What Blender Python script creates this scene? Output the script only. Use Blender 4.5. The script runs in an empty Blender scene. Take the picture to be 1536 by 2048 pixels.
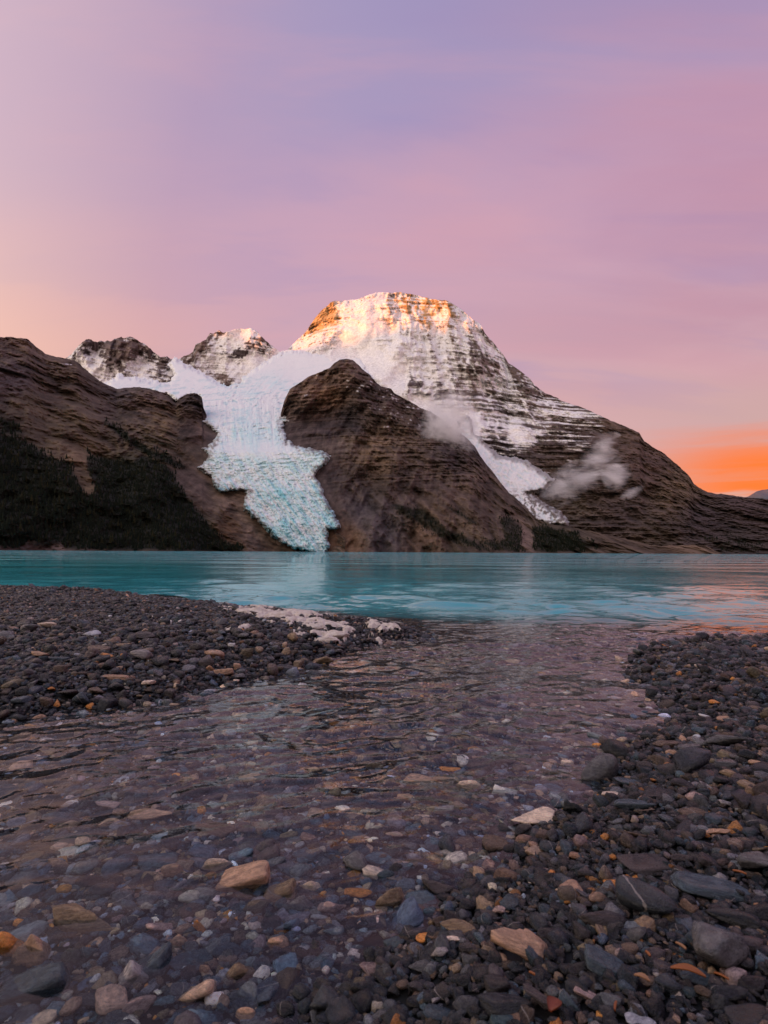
import bpy, math, random
import numpy as np
from mathutils import Matrix, Vector

SC = bpy.context.scene
C = SC.collection
rng = np.random.default_rng(7)
random.seed(7)

# ------------------------------------------------------------------ camera
FPX, PU, PV, CAMH, ROLL = 1150.0, 768.0, 1104.0, 0.70, 0.0052
cam = bpy.data.cameras.new('camera')
cam.lens = 36.0 * FPX / 2048.0
cam.sensor_width = 36.0
cam.shift_y = 80.0 / 2048.0
cam.clip_start, cam.clip_end = 0.05, 80000.0
cam.dof.use_dof = True
cam.dof.focus_distance = 4.0
cam.dof.aperture_fstop = 11.0
cam_o = bpy.data.objects.new('camera', cam)
C.objects.link(cam_o)
cam_o.matrix_world = Matrix.Translation((0, 0, CAMH)) @ Matrix.Rotation(math.pi / 2, 4, 'X') @ Matrix.Rotation(ROLL, 4, 'Z')
SC.camera = cam_o

# ------------------------------------------------------------------ sun, sky, exposure
SUN_AZ = math.radians(52)          # behind the camera, towards the left
SUN_EL = math.radians(2.0)
SUN_DIR = Vector((-math.sin(SUN_AZ) * math.cos(SUN_EL), -math.cos(SUN_AZ) * math.cos(SUN_EL), math.sin(SUN_EL)))
sun = bpy.data.lights.new('sun', 'SUN')
sun.energy = 5.0
sun.angle = math.radians(0.5)
sun.color = (1.0, 0.235, 0.02)
sun_o = bpy.data.objects.new('sun', sun)
C.objects.link(sun_o)
sun_o.rotation_euler = SUN_DIR.to_track_quat('Z', 'Y').to_euler()

SC.view_settings.view_transform = 'Standard'
SC.view_settings.look = 'None'
SC.view_settings.exposure = 0.0
SC.view_settings.gamma = 1.0
SC.view_settings.use_curve_mapping = False
SC.render.engine = 'CYCLES'
SC.cycles.max_bounces = 10
SC.cycles.transmission_bounces = 8
SC.cycles.diffuse_bounces = 4
SC.cycles.volume_bounces = 6
SC.cycles.volume_max_steps = 128
SC.cycles.use_denoising = True


def s2l(r, g, b):
    f = lambda c: (c / 255 / 12.92) if c / 255 <= 0.04045 else ((c / 255 + 0.055) / 1.055) ** 2.4
    return (f(r), f(g), f(b), 1.0)


class NT:
    """small helper around a node tree"""
    def __init__(self, tree):
        self.t = tree
        tree.nodes.clear()

    def n(self, kind, **kw):
        nd = self.t.nodes.new(kind)
        for k, v in kw.items():
            setattr(nd, k, v)
        return nd

    def l(self, a, b):
        self.t.links.new(a, b)

    def put(self, sock, v):
        if hasattr(v, 'is_output'):
            self.l(v, sock)
        else:
            sock.default_value = v

    def m(self, op, a, b=0.0, c=0.0, clamp=False):
        nd = self.n('ShaderNodeMath', operation=op, use_clamp=clamp)
        for i, v in enumerate((a, b, c)):
            self.put(nd.inputs[i], v)
        return nd.outputs[0]

    def smooth(self, x, lo, hi, a=0.0, b=1.0):
        nd = self.n('ShaderNodeMapRange', interpolation_type='SMOOTHSTEP')
        self.put(nd.inputs[0], x)
        for i, v in enumerate((lo, hi, a, b)):
            self.put(nd.inputs[i + 1], v)
        return nd.outputs[0]

    def mix(self, f, a, b, mode='MIX'):
        nd = self.n('ShaderNodeMix', data_type='RGBA', blend_type=mode)
        self.put(nd.inputs[0], f)
        self.put(nd.inputs[6], a)
        self.put(nd.inputs[7], b)
        return nd.outputs[2]

    def noise(self, vec, scale, detail=4.0, rough=0.5, dist=0.0):
        nd = self.n('ShaderNodeTexNoise')
        if vec is not None:
            self.l(vec, nd.inputs['Vector'])
        nd.inputs['Scale'].default_value = scale
        nd.inputs['Detail'].default_value = detail
        nd.inputs['Roughness'].default_value = rough
        nd.inputs['Distortion'].default_value = dist
        return nd.outputs['Fac']

    def ramp(self, f, stops):
        nd = self.n('ShaderNodeValToRGB')
        r = nd.color_ramp
        while len(r.elements) > 1:
            r.elements.remove(r.elements[-1])
        r.elements[0].position, r.elements[0].color = stops[0]
        for p, c in stops[1:]:
            r.elements.new(p).color = c
        r.interpolation = 'B_SPLINE' if len(stops) > 4 else 'LINEAR'
        self.l(f, nd.inputs[0])
        return nd.outputs[0]


def mapping(T, vec, loc=(0, 0, 0), rot=(0, 0, 0), scale=(1, 1, 1)):
    nd = T.n('ShaderNodeMapping')
    T.l(vec, nd.inputs[0])
    nd.inputs[1].default_value = loc
    nd.inputs[2].default_value = rot
    nd.inputs[3].default_value = scale
    return nd.outputs[0]


world = bpy.data.worlds.new('World')
SC.world = world
world.use_nodes = True
T = NT(world.node_tree)
tc = T.n('ShaderNodeTexCoord').outputs['Generated']
sep = T.n('ShaderNodeSeparateXYZ')
T.l(tc, sep.inputs[0])
dx, dy, dz = sep.outputs
az = T.m('MULTIPLY', T.m('ARCTAN2', dx, dy), 180 / math.pi)        # degrees, right positive
el = T.m('MULTIPLY', T.m('ARCSINE', dz), 180 / math.pi)
# thin overcast: colour by height, torn by cloud streaks
warp = T.noise(mapping(T, tc, scale=(1.0, 1.0, 1.6)), 1.6, 3, 0.5)
elw = T.m('ADD', el, T.m('MULTIPLY', T.m('SUBTRACT', warp, 0.5), 16.0))
base = T.ramp(T.m('DIVIDE', elw, 90.0, clamp=True), [
    (0.0, s2l(222, 170, 152)), (0.12, s2l(214, 170, 165)), (0.24, s2l(204, 164, 176)),
    (0.34, s2l(186, 157, 187)), (0.48, s2l(160, 146, 188)), (0.60, s2l(140, 158, 208)), (0.75, s2l(134, 166, 220)), (1.0, s2l(128, 164, 222))])
# streaks rising to the right (cloud sheets seen in perspective)
inv = T.m('DIVIDE', 1.0, T.m('ADD', T.m('MAXIMUM', dz, 0.0), 0.22))
pv = T.n('ShaderNodeCombineXYZ')
T.l(T.m('MULTIPLY', dx, inv), pv.inputs[0])
T.l(T.m('MULTIPLY', dy, inv), pv.inputs[1])
sheet = mapping(T, pv.outputs[0], loc=(0.35, 0.1, 0), rot=(0, 0, math.radians(24)), scale=(0.55, 1.5, 1))
st = T.noise(sheet, 1.7, 6, 0.52, 0.45)
rightness = T.smooth(az, -10.0, 42.0)
leftness = T.smooth(az, -4.0, -46.0)
# one long cloud band crosses the view, climbing to the right; violet gap above it
wn = T.n('ShaderNodeVectorMath', operation='DOT_PRODUCT')
T.l(pv.outputs[0], wn.inputs[0])
wn.inputs[1].default_value = (0.365, 0.931, 0.0)
w = T.m('ADD', T.m('SUBTRACT', wn.outputs['Value'], 1.064), T.m('MULTIPLY', T.m('SUBTRACT', st, 0.5), 0.55))
pink = T.m('MULTIPLY', T.m('MULTIPLY', T.smooth(w, -0.34, 0.10), T.smooth(w, 0.60, 0.06, 0.25, 1.0)), T.smooth(el, 3.0, 14.0))
colr = T.mix(T.m('MULTIPLY', pink, 0.40), base, s2l(218, 164, 178))
viol = T.m('MULTIPLY', T.m('MULTIPLY', T.smooth(w, 0.02, -0.36), T.smooth(el, 62.0, 48.0)), T.smooth(el, 14.0, 30.0))
colr = T.mix(T.m('MULTIPLY', viol, 0.72), colr, s2l(154, 148, 190))
st2 = T.noise(mapping(T, pv.outputs[0], loc=(2.1, 0.7, 0), rot=(0, 0, math.radians(40)), scale=(0.6, 2.2, 1)), 2.0, 5, 0.55, 0.35)
colr = T.mix(T.m('MULTIPLY', T.m('MULTIPLY', T.smooth(st2, 0.48, 0.66), T.smooth(el, 62.0, 40.0)), 0.26), colr, s2l(224, 166, 174))
colr = T.mix(T.m('MULTIPLY', T.m('MULTIPLY', T.smooth(st2, 0.50, 0.34), T.smooth(el, 8.0, 20.0)), 0.34), colr, s2l(154, 142, 188))
rose = T.m('MULTIPLY', T.m('MULTIPLY', rightness, T.m('MULTIPLY', T.smooth(el, 9.0, 20.0), T.smooth(el, 66.0, 44.0))), T.smooth(st, 0.36, 0.62, 0.35, 1.0))
colr = T.mix(T.m('MULTIPLY', rose, 0.5), colr, s2l(182, 122, 148))
mauve = T.m('MULTIPLY', T.smooth(az, 8.0, -34.0), T.m('MULTIPLY', T.smooth(el, 12.0, 26.0), T.smooth(el, 66.0, 44.0)))
colr = T.mix(T.m('MULTIPLY', mauve, 0.7), colr, s2l(200, 162, 182))
peach = T.m('MULTIPLY', leftness, T.smooth(el, 34.0, 8.0))
colr = T.mix(T.m('MULTIPLY', peach, 0.9), colr, s2l(248, 186, 150))
# grey-pink bank above the glow, then the orange glow low on the right
greyb = T.m('MULTIPLY', T.smooth(az, 14.0, 34.0), T.m('MULTIPLY', T.smooth(elw, 3.0, 9.0), T.smooth(elw, 19.0, 12.0)))
colr = T.mix(T.m('MULTIPLY', greyb, 0.6), colr, s2l(198, 158, 158))
nb = T.noise(mapping(T, tc, scale=(1.2, 1.2, 16.0)), 3.0, 5, 0.6)
elb = T.m('ADD', el, T.m('MULTIPLY', T.m('SUBTRACT', nb, 0.5), 5.0))
glow = T.m('MULTIPLY', T.m('MULTIPLY', T.smooth(elb, 4.3, 5.4), T.smooth(elb, 11.5, 7.6)), T.m('MULTIPLY', T.smooth(az, 19.0, 33.0), T.smooth(az, 95.0, 50.0)))
glow = T.m('MULTIPLY', glow, T.smooth(nb, 0.32, 0.56, 0.78, 1.0))
colr = T.mix(T.m('MULTIPLY', glow, 0.97), colr, s2l(255, 116, 30))
# the dawn side, behind the camera on the left, is the brighter part of the dome
dotn = T.n('ShaderNodeVectorMath', operation='DOT_PRODUCT')
T.l(tc, dotn.inputs[0])
dotn.inputs[1].default_value = SUN_DIR
dawn = T.m('MAXIMUM', T.m('ADD', T.m('MULTIPLY', dotn.outputs['Value'], 0.8), 0.2), 0.0)
colr = T.mix(T.m('MULTIPLY', dawn, 0.85), colr, s2l(255, 236, 216))
gain = T.m('ADD', 1.0, T.m('MULTIPLY', T.m('POWER', dawn, 1.6), 1.15))
vm = T.n('ShaderNodeVectorMath', operation='SCALE')
T.l(colr, vm.inputs[0])
T.l(gain, vm.inputs[3])
bgc = T.n('ShaderNodeBackground')
T.l(vm.outputs[0], bgc.inputs[0])
bgc.inputs[1].default_value = 1.0
sky = T.n('ShaderNodeTexSky', sky_type='NISHITA')
sky.sun_disc = False
sky.sun_elevation = SUN_EL
sky.sun_rotation = math.atan2(SUN_DIR.x, SUN_DIR.y)
bgn = T.n('ShaderNodeBackground')
T.l(sky.outputs[0], bgn.inputs[0])
bgn.inputs[1].default_value = 0.02
add = T.n('ShaderNodeAddShader')
T.l(bgc.outputs[0], add.inputs[0])
T.l(bgn.outputs[0], add.inputs[1])
wo = T.n('ShaderNodeOutputWorld')
T.l(add.outputs[0], wo.inputs[0])

# ------------------------------------------------------------------ noise and geometry helpers
_perm = np.tile(rng.permutation(512), 4)
_grad = rng.normal(size=(512, 3))
_grad /= np.linalg.norm(_grad, axis=1)[:, None]


def perlin(x, y, z=None):
    x = np.asarray(x, float)
    y = np.asarray(y, float)
    z = np.zeros_like(x) + 0.37 if z is None else np.asarray(z, float)
    xi, yi, zi = np.floor(x).astype(np.int64), np.floor(y).astype(np.int64), np.floor(z).astype(np.int64)
    xf, yf, zf = x - xi, y - yi, z - zi
    fade = lambda t: t * t * t * (t * (t * 6 - 15) + 10)
    u, v, w = fade(xf), fade(yf), fade(zf)
    out = 0.0
    for a in (0, 1):
        pa = _perm[(xi + a) & 511]
        wa = u if a else 1 - u
        for b in (0, 1):
            pb = _perm[(pa + yi + b) & 511]
            wb = wa * (v if b else 1 - v)
            for c in (0, 1):
                g = _grad[_perm[(pb + zi + c) & 511]]
                d = g[..., 0] * (xf - a) + g[..., 1] * (yf - b) + g[..., 2] * (zf - c)
                out = out + d * wb * (w if c else 1 - w)
    return out * 1.6


def fbm(x, y, z=None, octaves=5, gain=0.5, lac=2.03):
    o, a, f = 0.0, 1.0, 1.0
    for i in range(octaves):
        o = o + a * perlin(x * f + 17.3 * i, y * f + 5.1 * i, None if z is None else z * f + 9.7 * i)
        a *= gain
        f *= lac
    return o


def ridged(x, y, z=None, octaves=5, gain=0.5, lac=2.03):
    o, a, f = 0.0, 1.0, 1.0
    for i in range(octaves):
        o = o + a * (1 - 2.2 * np.abs(perlin(x * f + 17.3 * i, y * f + 5.1 * i, None if z is None else z * f + 9.7 * i)))
        a *= gain
        f *= lac
    return o


def worley(x, y, z):
    # F2 - F1 of jittered cells: flat facets that meet in creases
    xi, yi, zi = np.floor(x).astype(np.int64), np.floor(y).astype(np.int64), np.floor(z).astype(np.int64)
    f1 = np.full(np.shape(x), 9.0)
    f2 = np.full(np.shape(x), 9.0)
    for a in (-1, 0, 1):
        for b in (-1, 0, 1):
            for c in (-1, 0, 1):
                h = _perm[(_perm[(_perm[(xi + a) & 511] + yi + b) & 511] + zi + c) & 511]
                g = _grad[h] * 0.5
                d = np.sqrt((xi + a + 0.5 + g[..., 0] - x) ** 2 + (yi + b + 0.5 + g[..., 1] - y) ** 2 + (zi + c + 0.5 + g[..., 2] - z) ** 2)
                f2 = np.where(d < f1, f1, np.minimum(f2, d))
                f1 = np.minimum(f1, d)
    return f2 - f1


def sstep(x, a, b):
    t = np.clip((x - a) / (b - a), 0, 1)
    return t * t * (3 - 2 * t)


def xz(u, v, Y):
    """photo pixel and distance -> world X and Z"""
    du, dv = u - PU, v - PV
    cu = du * math.cos(ROLL) + dv * math.sin(ROLL)
    cv = -du * math.sin(ROLL) + dv * math.cos(ROLL)
    return cu / FPX * Y, CAMH - cv / FPX * Y


def pix(X, Y, Z):
    cu, cv = X / Y * FPX, (CAMH - Z) / Y * FPX
    return PU + cu * math.cos(ROLL) - cv * math.sin(ROLL), PV + cu * math.sin(ROLL) + cv * math.cos(ROLL)


def poly_sdf(px, py, poly):
    """signed distance to a closed polygon, inside positive"""
    d = np.full(np.shape(px), 1e18)
    inside = np.zeros(np.shape(px), bool)
    n = len(poly)
    for i in range(n):
        ax, ay = poly[i]
        bx, by = poly[(i + 1) % n]
        ex, ey = bx - ax, by - ay
        L = ex * ex + ey * ey + 1e-12
        t = np.clip(((px - ax) * ex + (py - ay) * ey) / L, 0, 1)
        d = np.minimum(d, (px - ax - t * ex) ** 2 + (py - ay - t * ey) ** 2)
        if ay != by:
            c = ((ay > py) != (by > py)) & (px < (bx - ax) * (py - ay) / (by - ay) + ax)
            inside ^= c
    d = np.sqrt(d)
    return np.where(inside, d, -d)


def idw(u, v, pts, power=3.0, vs=1.0):
    pts = [(p[0], p[1], np.atleast_1d(np.array(p[2], float))) for p in pts]
    num, den = 0.0, 0.0
    for a, b, c in pts:
        w = 1.0 / (((u - a) ** 2 + ((v - b) * vs) ** 2 + 60.0) ** (power / 2))
        num = num + w[..., None] * c
        den = den + w
    return num / den[..., None]


def link(o, parent=None):
    C.objects.link(o)
    if parent is not None:
        o.parent = parent
    return o


def mesh_np(name, co, quads=None, tris=None):
    me = bpy.data.meshes.new(name)
    co = np.asarray(co, np.float32)
    me.vertices.add(len(co))
    me.vertices.foreach_set('co', co.ravel())
    nq = 0 if quads is None else len(quads)
    nt = 0 if tris is None else len(tris)
    loops = np.concatenate([np.asarray(a, np.int32).ravel() for a in (quads, tris) if a is not None and len(a)])
    me.loops.add(len(loops))
    me.loops.foreach_set('vertex_index', loops)
    me.polygons.add(nq + nt)
    start = np.concatenate([np.arange(nq) * 4, nq * 4 + np.arange(nt) * 3]).astype(np.int32)
    me.polygons.foreach_set('loop_start', start)
    me.polygons.foreach_set('use_smooth', np.ones(nq + nt, bool))
    me.update(calc_edges=True)
    me.validate()
    return me


def set_col(me, name, rgb):
    a = me.color_attributes.new(name, 'FLOAT_COLOR', 'POINT')
    rgba = np.ones((len(rgb), 4), np.float32)
    rgba[:, :3] = rgb
    a.data.foreach_set('color', rgba.ravel())


def grid_quads(nr, nc):
    i = np.arange((nr - 1) * (nc - 1))
    r, c = i // (nc - 1), i % (nc - 1)
    a = r * nc + c
    return np.stack([a, a + nc, a + nc + 1, a + 1], 1)


def tag(o, label=None, cat=None, group=None, kind=None):
    if label:
        o['label'] = label
    if cat:
        o['category'] = cat
    if group:
        o['group'] = group
    if kind:
        o['kind'] = kind
    return o


# ------------------------------------------------------------------ materials
def principled(name, T_fn):
    m = bpy.data.materials.new(name)
    m.use_nodes = True
    T = NT(m.node_tree)
    p = T.n('ShaderNodeBsdfPrincipled')
    out = T.n('ShaderNodeOutputMaterial')
    T.l(p.outputs[0], out.inputs[0])
    T_fn(T, p, out)
    return m


def m_terrain(scale, rough, var, bump):
    def f(T, p, out):
        c = T.n('ShaderNodeVertexColor', layer_name='col').outputs[0]
        pos = T.n('ShaderNodeNewGeometry').outputs['Position']
        n = T.noise(pos, scale, 5, 0.6)
        T.l(T.mix(1.0, c, T.ramp(n, [(0.25, (1 - var,) * 3 + (1,)), (0.75, (1 + var,) * 3 + (1,))]), 'MULTIPLY'), p.inputs['Base Color'])
        p.inputs['Roughness'].default_value = rough
        p.inputs['Specular IOR Level'].default_value = 0.15
        b = T.n('ShaderNodeBump')
        b.inputs['Strength'].default_value = 0.6
        b.inputs['Distance'].default_value = bump
        T.l(n, b.inputs['Height'])
        T.l(b.outputs[0], p.inputs['Normal'])
    return f


M = {}
M['rock'] = principled('rock_and_snow', m_terrain(0.06, 0.95, 0.28, 4.5))
M['ice'] = principled('glacier_ice', m_terrain(0.08, 0.7, 0.05, 1.0))
M['gravel'] = principled('dark_gravel_sand', m_terrain(90.0, 0.75, 0.5, 0.004))


def f_tree(T, p, out):
    r = T.n('ShaderNodeObjectInfo').outputs['Random']
    T.l(T.ramp(r, [(0, (0.006, 0.010, 0.007, 1)), (0.75, (0.011, 0.016, 0.010, 1)), (1, (0.024, 0.023, 0.010, 1))]), p.inputs['Base Color'])
    p.inputs['Roughness'].default_value = 0.9
    p.inputs['Specular IOR Level'].default_value = 0.1


M['tree'] = principled('conifer_needles', f_tree)


def f_stone(kind):
    def f(T, p, out):
        if kind == 'INSTANCER':
            at = T.n('ShaderNodeAttribute', attribute_type='INSTANCER', attribute_name='pebble_colour')
            col = at.outputs['Color']
        else:
            col = T.n('ShaderNodeObjectInfo').outputs['Color']
        rnd = T.n('ShaderNodeObjectInfo').outputs['Random']
        tcn = T.n('ShaderNodeTexCoord').outputs['Object']
        off = T.n('ShaderNodeVectorMath', operation='ADD')
        cx = T.n('ShaderNodeCombineXYZ')
        for i, k in enumerate((31.0, 17.0, 43.0)):
            T.l(T.m('MULTIPLY', rnd, k), cx.inputs[i])
        T.l(tcn, off.inputs[0])
        T.l(cx.outputs[0], off.inputs[1])
        vec = off.outputs[0]
        sc = 2.2 if kind == 'INSTANCER' else 2.6
        n1 = T.noise(vec, sc, 6, 0.62)
        n2 = T.noise(vec, sc * 6, 4, 0.7)
        lay = T.noise(mapping(T, vec, rot=(0.3, 0.2, 0.4), scale=(0.6, 0.6, 4.0)), sc, 3, 0.5)
        c1 = T.mix(1.0, col, T.ramp(n1, [(0.3, (0.62, 0.6, 0.62, 1)), (0.7, (1.35, 1.32, 1.28, 1))]), 'MULTIPLY')
        c2 = T.mix(1.0, c1, T.ramp(lay, [(0.35, (0.75, 0.75, 0.78, 1)), (0.65, (1.2, 1.18, 1.15, 1))]), 'MULTIPLY')
        c3 = T.mix(1.0, c2, T.ramp(n2, [(0.3, (0.7, 0.7, 0.7, 1)), (0.7, (1.3, 1.3, 1.3, 1))]), 'MULTIPLY')
        # a thin pale vein through some stones
        vx = T.n('ShaderNodeSeparateXYZ')
        T.l(mapping(T, tcn, rot=(0.9, 0.5, 0.2)), vx.inputs[0])
        vn = T.m('ADD', vx.outputs[0], T.m('ADD', T.m('MULTIPLY', n1, 0.22), T.m('MULTIPLY', T.m('FRACT', T.m('MULTIPLY', rnd, 3.3)), 0.5)))
        vein = T.m('MULTIPLY', T.smooth(T.m('ABSOLUTE', T.m('SUBTRACT', vn, 0.36)), 0.04, 0.02), T.m('GREATER_THAN', T.m('FRACT', T.m('MULTIPLY', rnd, 7.77)), 0.86))
        c4 = T.mix(T.m('MULTIPLY', vein, 0.7), c3, (0.42, 0.37, 0.34, 1))
        T.l(c4, p.inputs['Base Color'])
        T.l(T.smooth(n1, 0.3, 0.7, 0.12, 0.40), p.inputs['Roughness'])
        p.inputs['Specular IOR Level'].default_value = 0.55
        b = T.n('ShaderNodeBump')
        b.inputs['Strength'].default_value = 0.5
        b.inputs['Distance'].default_value = 0.06
        T.l(T.m('ADD', T.m('MULTIPLY', n2, 0.45), n1), b.inputs['Height'])
        T.l(b.outputs[0], p.inputs['Normal'])
    return f


M['stone'] = principled('wet_stone', f_stone('OBJECT'))
M['pebble'] = principled('wet_pebble', f_stone('INSTANCER'))


def f_water(T, p, out):
    p.inputs['Base Color'].default_value = (0.76, 0.89, 0.96, 1)
    p.inputs['Transmission Weight'].default_value = 1.0
    p.inputs['IOR'].default_value = 1.333
    p.inputs['Roughness'].default_value = 0.0
    pos = T.n('ShaderNodeNewGeometry').outputs['Position']
    sp = T.n('ShaderNodeSeparateXYZ')
    T.l(pos, sp.inputs[0])
    far = T.smooth(sp.outputs[1], 14.0, 40.0)
    vfar = T.smooth(sp.outputs[1], 14.0, 50.0)
    n1 = T.noise(mapping(T, pos, scale=(0.7, 1.0, 1.0)), 2.6, 4, 0.55)
    n2 = T.noise(mapping(T, pos, scale=(0.6, 1.0, 1.0)), 0.6, 4, 0.55)
    n3 = T.noise(mapping(T, pos, scale=(0.8, 1.1, 1.0)), 24.0, 4, 0.55, 0.3)
    n4 = T.noise(mapping(T, pos, scale=(0.05, 0.18, 1.0)), 1.0, 3, 0.5)
    h = T.m('ADD', T.m('MULTIPLY', T.m('MULTIPLY', n1, far), 0.050), T.m('ADD', T.m('MULTIPLY', T.m('MULTIPLY', n2, vfar), 0.30), T.m('MULTIPLY', T.m('MULTIPLY', n3, T.smooth(sp.outputs[1], 4.0, 7.0, 1.0, 0.4)), 0.0016)))
    n7 = T.noise(mapping(T, pos, scale=(0.75, 1.1, 1.0)), 5.0, 3, 0.5, 0.3)
    h = T.m('ADD', h, T.m('MULTIPLY', T.m('MULTIPLY', n7, T.m('MULTIPLY', T.smooth(sp.outputs[1], 4.5, 7.0), T.smooth(sp.outputs[1], 60.0, 25.0))), 0.018))
    n5 = T.noise(mapping(T, pos, scale=(0.7, 1.0, 1.0)), 0.2, 3, 0.5)
    n6 = T.noise(mapping(T, pos, scale=(0.7, 1.0, 1.0)), 0.06, 3, 0.5)
    h = T.m('ADD', h, T.m('ADD', T.m('MULTIPLY', T.m('MULTIPLY', n5, T.smooth(sp.outputs[1], 18.0, 70.0)), 0.85), T.m('MULTIPLY', T.m('MULTIPLY', n6, T.smooth(sp.outputs[1], 70.0, 250.0)), 2.6)))
    h = T.m('MULTIPLY', h, T.smooth(n4, 0.35, 0.65, 0.45, 1.15))
    b = T.n('ShaderNodeBump')
    b.inputs['Strength'].default_value = 1.0
    b.inputs['Distance'].default_value = 1.0
    T.l(h, b.inputs['Height'])
    T.l(b.outputs[0], p.inputs['Normal'])


M['water'] = principled('clear_lake_water', f_water)


def f_foam(T, p, out):
    pos = T.n('ShaderNodeNewGeometry').outputs['Position']
    n = T.noise(pos, 26.0, 5, 0.6)
    T.l(T.ramp(n, [(0.3, (0.50, 0.40, 0.32, 1)), (0.6, (0.74, 0.66, 0.58, 1))]), p.inputs['Base Color'])
    p.inputs['Roughness'].default_value = 0.85
    b = T.n('ShaderNodeBump')
    b.inputs['Strength'].default_value = 0.7
    b.inputs['Distance'].default_value = 0.012
    T.l(T.noise(pos, 70.0, 3, 0.6), b.inputs['Height'])
    T.l(b.outputs[0], p.inputs['Normal'])


M['foam'] = principled('lake_foam', f_foam)


def f_leaf(T, p, out):
    c = T.n('ShaderNodeObjectInfo').outputs['Color']
    n = T.noise(T.n('ShaderNodeTexCoord').outputs['Object'], 3.0, 3, 0.5)
    T.l(T.mix(1.0, c, T.ramp(n, [(0.3, (0.6, 0.55, 0.5, 1)), (0.7, (1.2, 1.2, 1.2, 1))]), 'MULTIPLY'), p.inputs['Base Color'])
    p.inputs['Roughness'].default_value = 0.5


M['leaf'] = principled('dead_leaf', f_leaf)
#PART2
# ------------------------------------------------------------------ mountains, glaciers
def curve(pts):
    a = np.array(pts, float)
    return lambda u: np.interp(u, a[:, 0], a[:, 1])


FOREST_B = [[(-300, 830), (0, 868), (30, 872), (60, 888), (90, 905), (112, 920), (136, 918), (150, 950), (165, 985), (190, 985), (178, 940), (172, 908), (200, 914), (240, 920), (262, 926), (300, 915), (330, 925), (352, 952), (372, 988), (392, 1014), (412, 1046), (440, 1072), (478, 1094), (500, 1104), (300, 1102), (130, 1099), (120, 1086), (60, 1084), (40, 1098), (-300, 1098)],
            [(205, 840), (232, 850), (290, 892), (330, 905), (372, 930), (368, 938), (320, 922), (280, 905), (240, 875), (210, 850)],
            [(0, 838), (40, 852), (50, 872), (10, 866)]]
FOREST_E = [[(784, 1011), (810, 1010), (850, 1018), (880, 1045), (910, 1062), (960, 1088), (985, 1100), (940, 1096), (890, 1080), (840, 1050), (800, 1028)], [(1000, 1035), (1020, 1032), (1042, 1050), (1046, 1090), (1040, 1104), (985, 1100), (960, 1082), (1010, 1078)],
            [(1062, 1058), (1080, 1050), (1130, 1062), (1170, 1078), (1200, 1092), (1180, 1104), (1068, 1104)], [(880, 1008), (900, 1010), (960, 1050), (950, 1052)]]
FOREST_A = [[(1400, 1075), (1450, 1070), (1500, 1080), (1536, 1090), (1536, 1104), (1440, 1104)]]
VBOT = 1113.0
F_DEPTH = curve([(650, 5200), (690, 4800), (740, 4300), (790, 3600), (850, 2900), (905, 2500), (980, 2260), (1050, 2090), (1120, 1990)])
GLACIER = [(214, 774), (222, 768), (238, 756), (262, 760), (300, 768), (342, 772), (356, 752), (345, 728), (352, 722), (372, 736), (400, 750), (428, 768), (456, 780), (482, 772),
           (500, 752), (540, 726), (570, 708), (600, 708), (650, 712), (720, 722), (740, 760), (700, 800), (640, 830), (585, 838), (560, 842), (566, 864), (568, 882), (594, 895), (622, 902), (654, 911), (646, 925), (633, 937),
           (626, 952), (641, 978), (649, 1005), (662, 1024), (670, 1038), (679, 1053), (652, 1057), (655, 1083), (650, 1108), (626, 1103), (594, 1096), (563, 1083), (537, 1057), (516, 1036), (492, 1018), (490, 997), (500, 978),
           (487, 981), (464, 975), (441, 980), (430, 963), (423, 950), (399, 934), (415, 921), (420, 909), (409, 898), (430, 890), (436, 866), (422, 848), (399, 840), (391, 820), (407, 796), (398, 786), (372, 787), (356, 797), (340, 784), (300, 779), (250, 777), (225, 776)]
GLACIER2 = [(935, 838), (946, 866), (964, 884), (980, 900), (992, 915), (1014, 921), (1033, 922), (1055, 931), (1077, 944), (1099, 962), (1082, 975), (1050, 985), (1080, 1009), (1117, 1028), (1131, 1048), (1090, 1046), (1060, 1030), (1040, 1012), (1000, 975), (970, 935), (940, 900), (915, 868), (920, 845)]


def slope_of(u, v):
    du, dv = u - PU, v - PV
    return (du * math.sin(ROLL) - dv * math.cos(ROLL)) / FPX


def base_depth(u, v, vt, yt, yb):
    s = slope_of(u, v)
    st = np.maximum(slope_of(u, vt), 0.004)
    Yt, Yb = yt(u), yb(u)
    Zt = st * Yt
    return Zt * Yb / np.maximum(Zt - np.minimum(s, st) * (Yt - Yb), 1e-3)


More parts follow.
